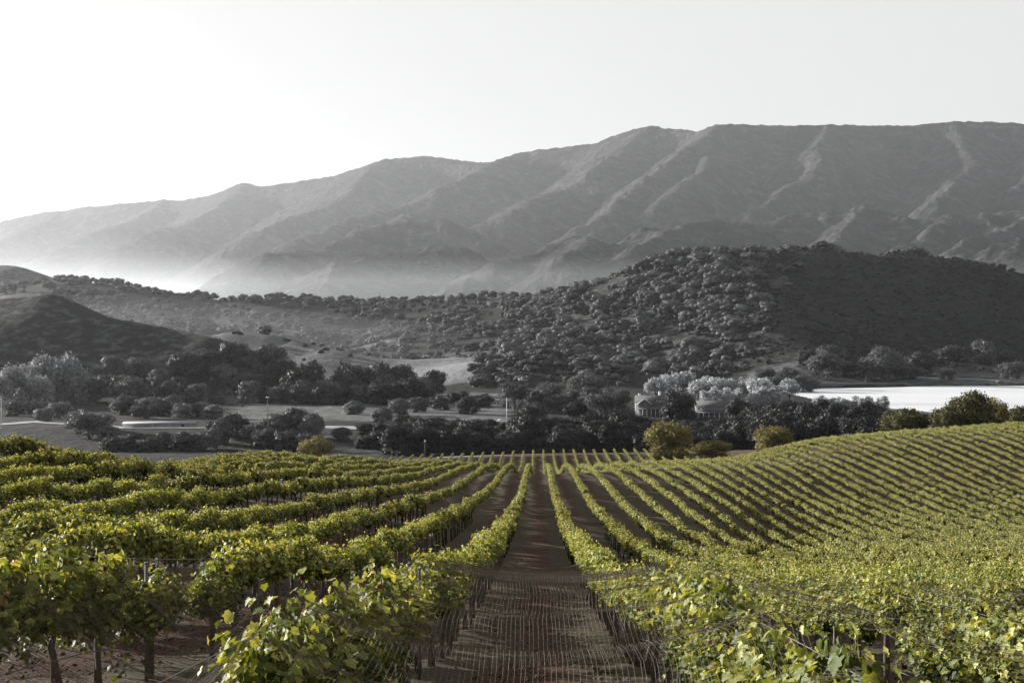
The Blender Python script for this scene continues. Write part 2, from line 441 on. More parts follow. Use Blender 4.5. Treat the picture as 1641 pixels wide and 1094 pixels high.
def V_height(x, y):
    floor = np.interp(y, [400, 470, 520, 600, 700, 1100, 2000, 3500], [-40.5, -44.5, -46.6, -43.6, -44.3, -43.0, -38, -25])
    hz = ridge_height(x, y, HILLS)
    amp = sstep(0, 40, hz - floor)
    hz = hz + amp * (5 * fbm(x * 0.006, y * 0.006, 5, 4) + 9 * (ridged(x * 0.0045, y * 0.003, 15, 3) - 0.6))
    k = 10.0
    h = np.clip(0.5 + 0.5 * (hz - floor) / k, 0, 1)
    z = floor * (1 - h) + hz * h + k * h * (1 - h)
    z = z + 0.5 * fbm(x * 0.02, y * 0.02, 8, 3)
    lk = lake_mask(x, y)
    z = z * (1 - lk) + np.minimum(z, LAKE_Z - 2.5) * lk
    shore = (px_of(x, np.maximum(y, 1)) > 1240) & (y > 600) & (y < 1075)
    z = np.where(shore & (lk < 0.4), np.maximum(z, LAKE_Z + 0.5 * (0.4 - lk)), z)
    return z

def H(x, y):
    x, y = np.asarray(x, float), np.asarray(y, float)
    g = G_top(x, y) - VH
    w = sstep(425, 480, y)
    if np.all(w == 0): return g
    return g * (1 - w) + V_height(x, np.maximum(y, 400)) * w

def Hs(x, y): return float(H(np.array([x]), np.array([y]))[0])

def grid(name, X, Y, Z, mat, attrs=None, smooth=True):
    nr, nc = X.shape
    i = np.arange(nr - 1)[:, None] * nc; j = np.arange(nc - 1)[None]
    Q = np.stack([i + j, i + j + 1, i + nc + j + 1, i + nc + j], -1).reshape(-1, 4)
    me = mesh(name, np.stack([X, Y, Z], -1).reshape(-1, 3), Q, mat, smooth, attrs)
    return link(name, me)

# vineyard ground
ys = np.concatenate([[-260, -120, -60, -30, -15, -8, -4], np.arange(0, 40, 0.35), np.arange(40, 120, 1.0), np.arange(120, 440.1, 2.5)])
xs = np.concatenate([np.arange(-230, -20, 2.5), np.arange(-20, 24, 0.3), np.arange(24, 230.1, 2.5)])
X, Y = np.meshgrid(xs, ys)
Z = H(X, Y)
lane = np.abs(np.mod(X + 1.5, 3.0) - 1.5)
nearw = sstep(60, 30, np.abs(Y)) * sstep(22, 18, np.abs(X))
Z = Z + nearw * (0.10 * sstep(0.7, 1.5, lane) - 0.03 + 0.05 * fbm(X * 0.9, Y * 0.7, 3, 3) + 0.02 * fbm(X * 3.1, Y * 3.1, 4, 2))
tag(grid('ground', X, Y, Z, M['soil']), kind='structure')

# valley floor with its hills, one sheet
us = np.linspace(-0.72, 0.62, 560); ds = 440 * (3700 / 440.0) ** (np.linspace(0, 1, 330))
U, D = np.meshgrid(us, ds)
X, Y = U * D, D
Z = H(X, Y)
PX, PY = px_of(X, Y), HY - FPX * Z / Y
nz = fbm(X * 0.012, Y * 0.012, 21, 4)
JP = PX + 45 * fbm(X * 0.009, Y * 0.006, 22, 4); JY = Y + 70 * fbm(X * 0.008, Y * 0.005, 23, 4)
grass = np.full(X.shape, 0.26)
def blob(cx, cy, rx, ry): return np.exp(-(((PX - cx) / rx) ** 2 + ((PY - cy) / ry) ** 2))
def zone(a, b, c, d, v, f=70):       # soft-edged patch, for dry grass and the painted crest light: photo columns a..b, distances c..d
    return v * sstep(a - f / 2, a + f / 2, JP) * sstep(b + f / 2, b - f / 2, JP) * sstep(c - f / 2, c + f / 2, JY) * sstep(d + f / 2, d - f / 2, JY)
for z_ in (zone(330, 805, 985, 1300, 0.95), zone(350, 860, 610, 930, 0.6), zone(-300, 330, 540, 720, 0.36), zone(830, 1250, 1180, 1800, 0.44),
           zone(1180, 2400, 1055, 1190, 0.52), zone(1240, 2400, 480, 800, 0.75), zone(380, 640, 460, 600, 0.42), zone(-900, 200, 2450, 3600, 0.5), zone(-300, 330, 790, 985, 0.43),
           zone(420, 640, 1600, 1850, 0.6), zone(700, 830, 1250, 1500, 0.5)):
    grass = np.maximum(grass, z_)
grass = np.maximum(grass, 0.95 * np.where((Y > 965) & (Y < 1150), sstep(110, 20, PX), 0) * sstep(8, 14, Z))
pale = zone(612, 806, 1000, 1165, 0.7, 40) * sstep(-.6, .2, nz)  # sunlight on the grass crest, painted into the colour
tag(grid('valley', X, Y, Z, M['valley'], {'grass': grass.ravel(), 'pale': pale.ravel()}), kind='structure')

# lake
lp = [((1225 - VX) / FPX, 1.0), ((2050 - VX) / FPX, 1.0)]
dl = np.linspace(660, 1110, 30); ul = np.linspace(lp[0][0], lp[1][0], 30)
U, D = np.meshgrid(ul, dl)
tag(grid('lake', U * D, D, np.full(U.shape, LAKE_Z), M['water']), kind='structure')

# ------------------------------------------------------------------ mountains
MRIDGE = [
 ([(-500, 395, 13500), (-200, 372, 13500), (0, 356, 13500), (40, 347, 13400), (85, 339, 13300), (110, 338, 13300), (130, 333, 13200), (200, 326, 13000), (265, 321, 12800), (290, 322, 12700), (340, 313, 12500), (390, 294, 12200), (420, 299, 12000), (480, 290, 11900), (530, 284, 11700), (580, 268, 11500), (620, 256, 11300), (680, 250, 11200), (740, 258, 11000), (775, 262, 10800), (800, 257, 10700), (840, 244, 10500), (890, 237, 10400), (935, 233, 10300), (960, 229, 10200), (1000, 213, 10000), (1040, 204, 9900), (1100, 209, 9700), (1120, 211, 9600), (1150, 201, 9400), (1200, 200, 9400), (1260, 203, 9400), (1330, 200, 9400), (1400, 202, 9500), (1470, 200, 9500), (1530, 195, 9500), (1580, 195, 9500), (1641, 199, 9500), (1800, 196, 9500), (2100, 230, 9600)], 0.80, 40),
 ([(1150, 202, 9380), (1110, 236, 8900), (1070, 262, 8500), (1040, 286, 8100), (1010, 311, 7700), (985, 331, 7300), (955, 350, 6900)], 0.66, 32),
 ([(1125, 222, 9100), (1140, 250, 8700), (1122, 278, 8200), (1090, 302, 7700), (1055, 330, 7200)], 0.66, 32),
 ([(1330, 201, 9380), (1308, 237, 8800), (1320, 262, 8400), (1288, 291, 8000), (1250, 315, 7600), (1215, 333, 7200), (1180, 350, 6800)], 0.66, 32),
 ([(1530, 196, 9480), (1545, 240, 8800), (1560, 257, 8500), (1535, 281, 8100), (1525, 310, 7600), (1500, 331, 7200)], 0.66, 32),
 ([(1690, 196, 9480), (1660, 245, 8800), (1640, 290, 8000), (1610, 320, 7500)], 0.66, 32),
 ([(1040, 205, 9880), (985, 250, 9300), (930, 290, 8700), (870, 318, 8200), (800, 345, 7600)], 0.52, 60),
 ([(830, 247, 10500), (785, 262, 10000), (708, 305, 9300), (640, 333, 8700), (570, 356, 8200), (480, 385, 7600)], 0.58, 38),
 ([(700, 306, 9250), (690, 330, 8700), (650, 348, 8200), (600, 372, 7700)], 0.58, 38),
 ([(620, 257, 11250), (604, 264, 11000), (555, 312, 10200), (500, 341, 9700), (430, 370, 9200)], 0.58, 38),
 ([(390, 295, 12150), (380, 312, 11800), (340, 335, 11200), (280, 365, 10600), (200, 398, 10000)], 0.58, 38),
 ([(265, 322, 12800), (240, 340, 12300), (180, 366, 11700), (120, 392, 11200)], 0.58, 38),
 ([(110, 339, 13300), (60, 360, 12900), (0, 385, 12300)], 0.58, 38),
 # foothills
 ([(760, 385, 6600), (700, 352, 6900), (653, 347, 6900), (610, 356, 6800), (560, 378, 6500), (500, 398, 6200), (430, 420, 5900)], 0.52, 35),
 ([(560, 425, 5300), (620, 412, 5500), (690, 404, 5600), (750, 405, 5600), (800, 418, 5500)], 0.50, 30),
 ([(760, 452, 4700), (830, 412, 5000), (890, 386, 5150), (945, 378, 5200), (990, 388, 5200), (1040, 372, 5300), (1090, 358, 5350), (1143, 350, 5400), (1190, 357, 5400), (1250, 383, 5300), (1320, 405, 5200)], 0.55, 25),
 ([(945, 379, 5200), (930, 400, 4900), (900, 425, 4600)], 0.55, 16),
 ([(1100, 357, 5350), (1060, 385, 5000), (1000, 410, 4700)], 0.55, 16),
 ([(1160, 370, 6200), (1230, 350, 6300), (1300, 338, 6400), (1383, 331, 6400), (1450, 345, 6200), (1520, 350, 6100), (1580, 345, 6100), (1660, 350, 6100), (1800, 340, 6200)], 0.55, 28),
 ([(1383, 332, 6400), (1360, 355, 6000), (1340, 385, 5600), (1290, 402, 5200)], 0.62, 14),
 ([(1520, 350, 6100), (1480, 380, 5700), (1430, 395, 5400)], 0.62, 14),
 ([(1661, 350, 6100), (1590, 378, 5600), (1530, 400, 5200)], 0.62, 14),
 ([(1450, 412, 4500), (1540, 398, 4600), (1600, 392, 4600), (1700, 385, 4700)], 0.5, 20),
]
us = np.linspace(-0.60, 0.52, 900); ds = 3600 * (15500 / 3600.0) ** (np.linspace(0, 1, 330))
U, D = np.meshgrid(us, ds)
X, Y = U * D, D
floor = np.interp(Y, [3600, 6000, 9000, 15500], [-40, 0, 90, 160]) + 30 * fbm(X * 0.0012, Y * 0.0012, 71, 3)
mz = ridge_height(X, Y, MRIDGE, 40.0)
up = sstep(0, 220, mz - floor)
wx, wy = X + 160 * fbm(X * 0.0012, Y * 0.0012, 81, 3), Y + 160 * fbm(X * 0.0012, Y * 0.0012, 91, 3)
back = sstep(0, 900, np.interp(X / Y, [-0.6, -0.25, 0.1, 0.52], [13000, 12000, 9400, 9000]) - Y)
rd = ridged(wx * 0.0016, wy * 0.0009, 101, 5, 0.55) - 0.62
mz = mz + up * 130 * rd * back + up * 9 * fbm(X * 0.012, Y * 0.012, 111, 3)
k = 60.0
h = np.clip(0.5 + 0.5 * (mz - floor) / k, 0, 1)
Z = floor * (1 - h) + mz * h + k * h * (1 - h)
Z = Z + 9 * np.abs(fbm(X * 0.03, Y * 0.03, 121, 2)) * up
tag(grid('mountains', X, Y, Z, M['mountain']), kind='structure')

# haze: one box of air round everything
hm = bpy.data.materials.new('haze air'); hm.use_nodes = True
nt = hm.node_tree
nt.nodes.remove(nt.nodes['Principled BSDF'])
pv = nt.nodes.new('ShaderNodeVolumePrincipled')
pv.inputs['Color'].default_value = (0.91, 0.94, 0.99, 1)
pv.inputs['Density'].default_value = 0.000020
pv.inputs['Anisotropy'].default_value = 0.58
nt.links.new(pv.outputs[0], nt.nodes['Material Output'].inputs['Volume'])
mb = MB(); mb.box((0, 7600, 740), (24000, 16600, 1660))
tag(mb.build('haze', hm), kind='stuff')
# low morning mist lying in the basin between the middle ridge and the mountains
def mist(c, r, dens):
    m = hm.copy(); m.name = 'valley mist'
    [n for n in m.node_tree.nodes if n.type == 'PRINCIPLED_VOLUME'][0].inputs['Density'].default_value = dens
    # a flat lens that thins out linearly towards its rim
    ph = np.arange(24) * math.pi / 12
    V = np.array([[math.cos(b), math.sin(b), 0] for b in ph] + [[0, 0, 1], [0, 0, -1]])
    T = [[24, q, (q + 1) % 24] for q in range(24)] + [[25, (q + 1) % 24, q] for q in range(24)]
    tag(MB().add(V * np.array(r) + np.array(c), (), T).build('mist', m), kind='stuff')
mist((-480, 1680, -55), (900, 520, 95), 0.00016)
mm = hm.copy(); mm.name = 'basin mist'
[n for n in mm.node_tree.nodes if n.type == 'PRINCIPLED_VOLUME'][0].inputs['Density'].default_value = 0.000062
tag(MB().box((-5900, 6800, 10), (9800, 7200, 430)).build('mist', mm), kind='stuff')
mw = hm.copy(); mw.name = 'thin basin mist'
[n for n in mw.node_tree.nodes if n.type == 'PRINCIPLED_VOLUME'][0].inputs['Density'].default_value = 0.000095
tag(MB().box((300, 6400, -40), (14000, 6200, 400)).build('mist', mw), kind='stuff')

# ------------------------------------------------------------------ trees
def ico():
    t = (1 + 5 ** 0.5) / 2
    V = np.array([[-1, t, 0], [1, t, 0], [-1, -t, 0], [1, -t, 0], [0, -1, t], [0, 1, t], [0, -1, -t], [0, 1, -t], [t, 0, -1], [t, 0, 1], [-t, 0, -1], [-t, 0, 1]], float)
    V /= np.linalg.norm(V[0])
    F = np.array([[0, 11, 5], [0, 5, 1], [0, 1, 7], [0, 7, 10], [0, 10, 11], [1, 5, 9], [5, 11, 4], [11, 10, 2], [10, 7, 6], [7, 1, 8], [3, 9, 4], [3, 4, 2], [3, 2, 6], [3, 6, 8], [3, 8, 9], [4, 9, 5], [2, 4, 11], [6, 2, 10], [8, 6, 7], [9, 8, 1]])
    return V, F
ICOV, ICOF = ico()
def subdiv(V, F):
    V = list(map(tuple, V)); mid = {}
    def m(a, b):
        k = (min(a, b), max(a, b))
        if k not in mid:
            p = np.array(V[a]) + np.array(V[b]); V.append(tuple(p / np.linalg.norm(p))); mid[k] = len(V) - 1
        return mid[k]
    out = []
    for a, b, c in F:
        x, y, z = m(a, b), m(b, c), m(c, a); out += [[a, x, z], [b, y, x], [c, z, y], [x, y, z]]
    return np.array(V), np.array(out)
ICO2V, ICO2F = subdiv(ICOV, ICOF)

def leaf_quads(C, N, size, r):
    """irregular quads at C facing N"""
    n = len(C)
    ref = r.normal(size=(n, 3)); A = np.cross(N, ref); A /= np.linalg.norm(A, axis=1)[:, None] + 1e-9
    B = np.cross(N, A)
    sz = (size * r.uniform(0.6, 1.35, n))[:, None]
    ang = np.array([0.4, 1.9, 3.5, 5.1])
    V = np.empty((n, 4, 3))
    for k in range(4):
        a = ang[k] + r.uniform(-0.4, 0.4, n)[:, None]; q = r.uniform(0.65, 1.15, n)[:, None]
        V[:, k] = C + sz * q * (np.cos(a) * A + np.sin(a) * B) + N * sz * r.uniform(-0.25, 0.25, n)[:, None]
    return V.reshape(-1, 3), np.arange(n * 4).reshape(n, 4)

def crown_mesh(name, mat, lobes, per, size, seed, core=0.78, jit=0.22, up=0.25, wob=0.55, sub=False):
    """crown of leafy clumps: each lobe (centre, radii) has leaves over its surface and a small opaque heart"""
    r = np.random.default_rng(seed)
    Vs, Qs, Ts, A, n = [], [], [], [], 0
    for c, rad in lobes:
        c, rad = np.array(c, float), np.array(rad, float)
        m = max(6, int(per * (rad.mean() ** 2)))
        D = r.normal(size=(m, 3)); D[:, 2] += up; D /= np.linalg.norm(D, axis=1)[:, None]
        C = c + D * rad * (1 + r.normal(0, jit, m))[:, None]
        N = D + r.normal(0, wob, (m, 3)); N /= np.linalg.norm(N, axis=1)[:, None]
        V, Q = leaf_quads(C, N, size, r)
        Vs.append(V); Qs.append(Q + n); n += len(V)
        A.append(np.repeat(np.clip(r.normal(0.5, 0.2, m) + r.normal(0, 0.09), 0, 1), 4))
        if core:
            cv, cf = (ICO2V, ICO2F) if sub else (ICOV, ICOF)
            V = c + cv * rad * core * r.uniform(0.82, 1.12, (len(cv), 1))
            Vs.append(V); Ts.append(cf + n); n += len(cv); A.append(np.full(len(cv), np.clip(r.normal(.5, .12), 0, 1) if sub else 0.25))
    F = [np.concatenate(Qs)] + ([np.concatenate(Ts)] if Ts else [])
    return mesh(name, np.concatenate(Vs), F, mat, sub, {'rnd': np.concatenate(A)})

def oak_lobes(r, w=0.5, h=1.0, n=16, base=0.28, flat=0.75, skirt=0):
    """lobes of a broad rounded crown of unit height and half-width w"""
    L = []
    for i in range(n):
        a = r.uniform(0, 6.283); q = math.sqrt(r.uniform(0, 1)) * 0.74
        zt = math.sqrt(max(0.0, 1 - q * q))
        z = base + (h - base) * (0.18 + 0.62 * zt * r.uniform(0.45, 1.0))
        s = r.uniform(0.24, 0.38) * w * (1.15 - 0.35 * q)
        L.append(((math.cos(a) * q * w, math.sin(a) * q * w, z), (s * 1.15, s * 1.15, s * flat * 1.1)))
    for i in range(skirt):
        a = i * 6.283 / skirt + r.uniform(-.3, .3); q = r.uniform(.35, .72); s = r.uniform(.24, .34) * w
        L.append(((math.cos(a) * q * w, math.sin(a) * q * w, r.uniform(.06, .32)), (s * 1.1, s * 1.1, s * .9)))
    return L

def tall_lobes(r, w=0.16, n=9):
    return [((r.normal(0, w * 0.25), r.normal(0, w * 0.25), 0.14 + 0.8 * (i + 0.5) / n), (w * (1.1 - 0.75 * abs(i / n - 0.35)),) * 2 + (0.09,)) for i in range(n)]

def cone_lobes(r, w=0.26, n=14):
    L = []
    for i in range(n):
        t = (i + 0.5) / n; q = w * (1 - t) * 0.75
        for k in range(max(1, int(4 * (1 - t)))):
            a = r.uniform(0, 6.28)
            L.append(((q * math.cos(a), q * math.sin(a), 0.1 + 0.85 * t), (0.5 * w * (1 - t) + 0.04,) * 2 + (0.06,)))
    return L

def trunk_mesh(name, r, hz=0.55, rad=0.03, mat=None, limbs=4):
    mb = MB()
    mb.tube([(0, 0, -0.06), (0.01, 0, hz * 0.25), (r.normal(0, .02), r.normal(0, .02), hz * 0.6)], [rad * 1.35, rad, rad * 0.75], 6)
    for k in range(limbs):
        a = k * 6.283 / limbs + r.uniform(-.5, .5); q = r.uniform(.12, .26)
        mb.tube([(0, 0, hz * r.uniform(.3, .5)), (q * .5 * math.cos(a), q * .5 * math.sin(a), hz * .75), (q * math.cos(a), q * math.sin(a), hz * r.uniform(1.0, 1.25))], [rad * .6, rad * .42, rad * .2], 5)
    F = [np.concatenate(mb.Q), np.concatenate(mb.T)]
    return mesh(name, np.concatenate(mb.V), F, mat or M['bark'])

def kind(key, mat, lobef, n_var, per, size, seed, hz=0.55, rad=0.03, tmat=None, **kw):
    out = []
    for v in range(n_var):
        r = np.random.default_rng(seed + v)
        out.append((crown_mesh(key + ' crown', M[mat], lobef(r), per, size, seed + 50 + v, **kw), trunk_mesh(key + ' trunk', r, hz, rad, tmat)))
    return out
KIND = {
 'oak_small': kind('small oak', 'oak', lambda r: oak_lobes(r, 0.62, 1.0, 13, 0.0, skirt=4), 8, 2000, 0.045, 100, up=0.5, wob=0.18, core=0.97, sub=True, jit=.07),
 'oak_mid': kind('oak', 'oak', lambda r: oak_lobes(r, 0.58, 1.0, 20, 0.0, skirt=5), 5, 5200, 0.036, 200, up=0.35, wob=0.35, core=0.85),
 'belt': kind('dark oak', 'belt', lambda r: oak_lobes(r, 0.60, 1.0, 26, 0.0, skirt=12), 6, 6000, 0.030, 300, up=0.35, wob=0.4, core=0.85),
 'mid': kind('grey tree', 'mid', lambda r: oak_lobes(r, 0.55, 1.0, 20, 0.08, skirt=3), 4, 6500, 0.028, 400, core=0.6, up=0.3),
 'pale': kind('pale willow', 'pale', lambda r: oak_lobes(r, 0.42, 1.0, 14, 0.08, 1.1), 4, 5000, 0.034, 500, core=0.6),
 'column': kind('pale columnar tree', 'pale', lambda r: tall_lobes(r, 0.20), 4, 6000, 0.035, 600, core=0.7),
 'feather': kind('feathery tree', 'feather', lambda r: oak_lobes(r, 0.48, 1.0, 20, 0.1, 1.2, skirt=8), 4, 5500, 0.03, 550, core=0.5),
 'darkcol': kind('slim dark tree', 'belt', lambda r: tall_lobes(r, 0.15, 7), 3, 3500, 0.035, 650, core=0.4),
 'conifer': kind('conifer', 'belt', lambda r: cone_lobes(r), 2, 6500, 0.03, 700),
 'olive': kind('olive tree', 'olive', lambda r: oak_lobes(r, 0.58, 1.0, 26, 0.08, skirt=12), 4, 9000, 0.026, 800, core=0.7, up=0.3),
 'olive_dark': kind('green oak', 'olive_dark', lambda r: oak_lobes(r, 0.60, 1.0, 26, 0.02, skirt=12), 3, 9000, 0.026, 850, core=0.75, up=0.3),
}
ONES = ['', 'first', 'second', 'third', 'fourth', 'fifth', 'sixth', 'seventh', 'eighth', 'ninth', 'tenth', 'eleventh', 'twelfth', 'thirteenth', 'fourteenth', 'fifteenth', 'sixteenth', 'seventeenth', 'eighteenth', 'nineteenth']
def nth(n):
    if n < 20: return ONES[n]
    t = n // 10 - 2
    return ['twentieth', 'thirtieth', 'fortieth', 'fiftieth'][t] if n % 10 == 0 else ['twenty', 'thirty', 'forty', 'fifty'][t] + '-' + ONES[n % 10]
def tree(kname, name, px, d, hpx, label, cat, group=None, wide=1.0, dz=0.0, v=None, parts=True):
    """a tree standing on the ground at photo column px and distance d, hpx photo pixels tall"""
    x, y = (px - VX) / FPX * d, d
    h = hpx * d / FPX
    cr, tr = KIND[kname][v if v is not None else int(rng.integers(len(KIND[kname])))]
    sc = (h * wide, h * wide, h)
    loc = (x, y, Hs(x, y) + dz)
    if not parts:
        o = link(name, cr, None, loc, (0, 0, rng.uniform(0, 6.28)), sc)
        return tag(o, label, cat, group)
    o = empty(name, loc, rng.uniform(0, 6.28), sc)
    tag(o, label, cat, group)
    link('trunk', tr, o); link('crown', cr, o)
    return o

# trees that take part in the picture one by one: (kind, name, photo x, distance, height px, width, label, category)
SINGLE = [
 ('olive', 'olive_tree', 1072, 400, 70, 0.85, 'tall olive-green tree with a broad lopsided crown right of the row ends', 'tree'),
 ('olive', 'bush', 1140, 392, 36, 1.5, 'low wide ochre-green bush just right of the tall olive-green tree', 'bush'),
 ('olive', 'olive_tree', 1241, 372, 48, 1.15, 'round olive-green tree behind the crest of the right vineyard slope, below the long house', 'tree'),
 ('olive_dark', 'green_oak', 1452, 345, 58, 1.15, 'wide dark green tree on the vineyard crest in front of the lake', 'tree'),
 ('olive_dark', 'green_oak', 1556, 342, 84, 0.80, 'tallest green tree on the right vineyard crest, dark on its right side', 'tree'),
 ('olive_dark', 'bush', 1520, 336, 54, 0.85, 'small bush at the left foot of the tallest crest tree', 'bush'),
 ('olive', 'green_oak', 1594, 352, 72, 0.65, 'thin olive-green tree right behind the tallest crest tree', 'tree'),
 ('olive_dark', 'green_oak', 1638, 365, 66, 0.9, 'green tree at the right edge beside the tan lake shore', 'tree'),
 ('olive', 'bush', 508, 440, 46, 1.15, 'round yellow-green bush behind the left vineyard crest', 'bush'),
 ('mid', 'grey_tree', 824, 720, 52, 0.95, 'pale round tree standing behind the tall white pole', 'tree'),
 ('oak_mid', 'oak_tree', 692, 880, 44, 1.0, 'lone oak on the shaded grassy slope below the sunlit grass crest', 'tree'),
 ('oak_mid', 'oak_tree', 425, 1188, 15, 1.4, 'lone oak on top of the pale grass hill', 'tree'),
 ('belt', 'bush', 734, 800, 22, 1.5, 'dark round bush alone on the valley meadow', 'bush'),
 ('belt', 'bush', 596, 800, 20, 0.9, 'small dark bush at the meadow edge under the valley grove', 'bush'),
 ('conifer', 'conifer', 547, 840, 60, 0.9, 'pointed dark conifer in the valley grove', 'tree'),
 ('mid', 'grey_tree', 143, 560, 50, 1.45, 'broad spreading oak beside the white shed, above the left vineyard crest', 'tree'),
 ('mid', 'grey_tree', 936, 760, 58, 1.1, 'large grey tree behind the pale cottage roof', 'tree'),
 ('mid', 'grey_tree', 1410, 1075, 62, 0.95, 'largest sunlit tree on the far lake shore, left of the slope foot', 'tree'),
 ('mid', 'grey_tree', 1325, 1085, 44, 1.3, 'broad sunlit oak left above the far shore of the lake', 'tree'),
 ('mid', 'grey_tree', 1520, 1090, 22, 1.3, 'small pale spreading tree standing alone on the far lake shore', 'tree'),
 ('mid', 'grey_tree', 1620, 1085, 34, 1.2, 'pale-topped tree at the right end of the far lake shore', 'tree'),
 ('oak_mid', 'oak_tree', 1577, 1230, 40, 0.85, 'tall rounded grey oak on the shaded hill foot above the lake', 'tree'),
 ('oak_mid', 'oak_tree', 1612, 1225, 26, 1.1, 'smaller grey oak right of the tall rounded one above the lake', 'tree'),
 ('oak_mid', 'oak_tree', 1525, 1240, 24, 1.9, 'long low sunlit oak canopy on the shaded hill foot', 'tree'),
 ('mid', 'grey_tree', 962, 668, 44, 1.1, 'grey tree in front of the right end of the pale cottage', 'tree'),
 ('belt', 'dark_oak', 925, 660, 30, 1.2, 'low dark oak before the left corner of the pale cottage', 'tree'),
 ('belt', 'dark_oak', 1088, 665, 50, 0.95, 'dark oak between the farmhouse and the long house', 'tree'),
 ('belt', 'dark_oak', 1186, 640, 42, 0.9, 'dark oak at the right end of the long house', 'tree'),
]
for k, nm, px, d, hp, w, lab, cat in SINGLE:
    tree(k, nm, px, d, hp, lab, cat, wide=w)

for n, (px, d, hp, w) in enumerate(((2, 760, 48, 1.1), (18, 770, 62, 1.0), (45, 790, 66, 0.9), (60, 770, 50, 1.1), (72, 800, 74, 0.9), (100, 800, 80, 0.85), (122, 795, 62, 0.8))):
    tree('feather', 'cottonwood_tree', px, d, hp, 'pale feathery tree at the far left foot of the dark hill, %s from the left' % nth(n + 1), 'tree', 'pale feathery trees at the far left', w)
# belt of dark oaks along the foot of the vineyard
def belt_run(rows, label, group, kname='belt', nm='dark_oak'):
    for n, (px, d, hp, w) in enumerate(sorted(rows)): tree(kname, nm, px, d, hp, '%s, %s from the left' % (label, nth(n + 1)), 'tree', group, w)
r_ = np.random.default_rng(5)
def top_y(px):                                   # upper outline of the belt in the photo
    return np.interp(px, [580, 620, 660, 700, 760, 800, 850, 870, 920, 990, 1015, 1060, 1120, 1172, 1190, 1240, 1300, 1360, 1420, 1440], [692, 672, 660, 664, 664, 680, 640, 672, 668, 650, 664, 668, 672, 670, 648, 640, 642, 640, 644, 660])
rows = []
for d0, step, f in ((505, 26, 0.80), (540, 27, 0.95), (580, 28, 1.05)):
    for px in np.arange(590, 1440, step):
        px = px + r_.uniform(-8, 8); d = d0 + r_.uniform(-12, 12)
        x = (px - VX) / FPX * d
        base = HY - FPX * Hs(x, d) / d
        ty = top_y(px) + (18 if d0 == 505 else 8 if d0 == 540 else 0) + r_.uniform(-4, 6)
        if px < 640 and d0 == 505: continue
        hp = max(20, base - ty)
        rows.append((px, d, hp, min(1.3, 34 / hp + 0.25) * r_.uniform(0.85, 1.15)))
for d_a, d_b, w_ in ((0, 522, 'front'), (522, 560, 'middle'), (560, 900, 'back')):
    belt_run([q for q in rows if d_a <= q[1] < d_b], 'dark oak in the %s row of the belt below the vineyard' % w_, 'dark oaks in the belt below the vineyard')
rows = [(352, 545, 44, 1.0), (375, 560, 42, 1.1), (405, 540, 38, 1.0), (440, 560, 42, 1.1), (470, 565, 52, 1.15), (500, 560, 46, 0.9), (425, 530, 34, 1.2), (460, 525, 34, 1.2), (495, 520, 34, 1.0), (335, 530, 34, 1.1)]
belt_run(rows, 'grey oak in the clump left of the yellow-green bush', 'grey oaks left of the yellow-green bush', 'oak_mid', 'oak_tree')
rows = [(185, 520, 26, 1.5), (215, 525, 28, 1.5), (240, 520, 26, 1.5), (270, 530, 28, 1.4), (300, 525, 32, 1.3)]
belt_run(rows, 'low dark tree in front of the long white shed', 'low dark trees before the white shed')
rows = [(22, 690, 26, 1.3), (48, 705, 22, 1.4), (70, 640, 24, 1.3), (96, 660, 30, 1.3), (118, 600, 26, 1.2), (160, 585, 30, 1.2), (172, 555, 24, 1.4)]
belt_run(rows, 'scattered grey tree on the open valley floor at the far left', 'scattered trees at the far left', 'oak_mid', 'oak_tree')
rows = [(548, 560, 22, 1.3), (566, 700, 24, 1.3), (612, 640, 26, 1.3), (640, 690, 30, 1.2), (668, 720, 26, 1.3), (705, 740, 24, 1.4), (750, 700, 30, 1.2), (775, 760, 24, 1.3)]
belt_run(rows, 'scattered grey tree on the valley meadow behind the dark belt', 'scattered trees on the meadow', 'oak_mid', 'oak_tree')
rows = [(px, 690 + r_.uniform(-25, 25), r_.uniform(20, 36), r_.uniform(1.1, 1.5)) for px in np.arange(190, 360, 17)]
belt_run(rows, 'grey tree in the row behind the long white shed', 'grey trees behind the white shed', 'oak_mid', 'oak_tree')
rows = [(px, 820 + r_.uniform(-40, 60), r_.uniform(30, 62), r_.uniform(0.7, 1.1)) for px in np.arange(395, 690, 14.5)] + [(px, 790 + r_.uniform(-15, 15), r_.uniform(26, 40), r_.uniform(0.9, 1.2)) for px in np.arange(400, 690, 21)]
belt_run(rows[::2], 'dark tree in the valley grove below the pale grass hill', 'trees in the valley grove')
belt_run(rows[1::2], 'grey tree in the valley grove below the pale grass hill', 'grey trees in the valley grove', 'oak_mid', 'oak_tree')
rows = [(px, 830 + r_.uniform(-30, 40), r_.uniform(24, 44), r_.uniform(1.0, 1.4)) for px in np.arange(150, 400, 15)]
belt_run(rows, 'dark tree along the foot of the shaded left hill', 'trees along the foot of the left hill', 'oak_mid', 'oak_tree')
rows = [(px, 720 + r_.uniform(-15, 25), r_.uniform(30, 50), r_.uniform(0.8, 1.1)) for px in np.arange(860, 1010, 15)]
belt_run(rows, 'grey tree beside the pale cottage left of the farmhouse', 'grey trees round the cottage', 'mid', 'grey_tree')
rows = [(1052, 800, 60, 1.0), (1070, 820, 56, 1.1), (1092, 830, 52, 1.0), (1118, 800, 48, 1.0), (1132, 810, 50, 1.0), (1150, 800, 46, 1.0), (1168, 810, 50, 1.0), (1185, 800, 46, 1.0), (1200, 800, 50, 1.0), (1216, 780, 44, 1.0), (1232, 800, 52, 1.1), (1250, 780, 42, 1.0), (1265, 790, 46, 1.0)]
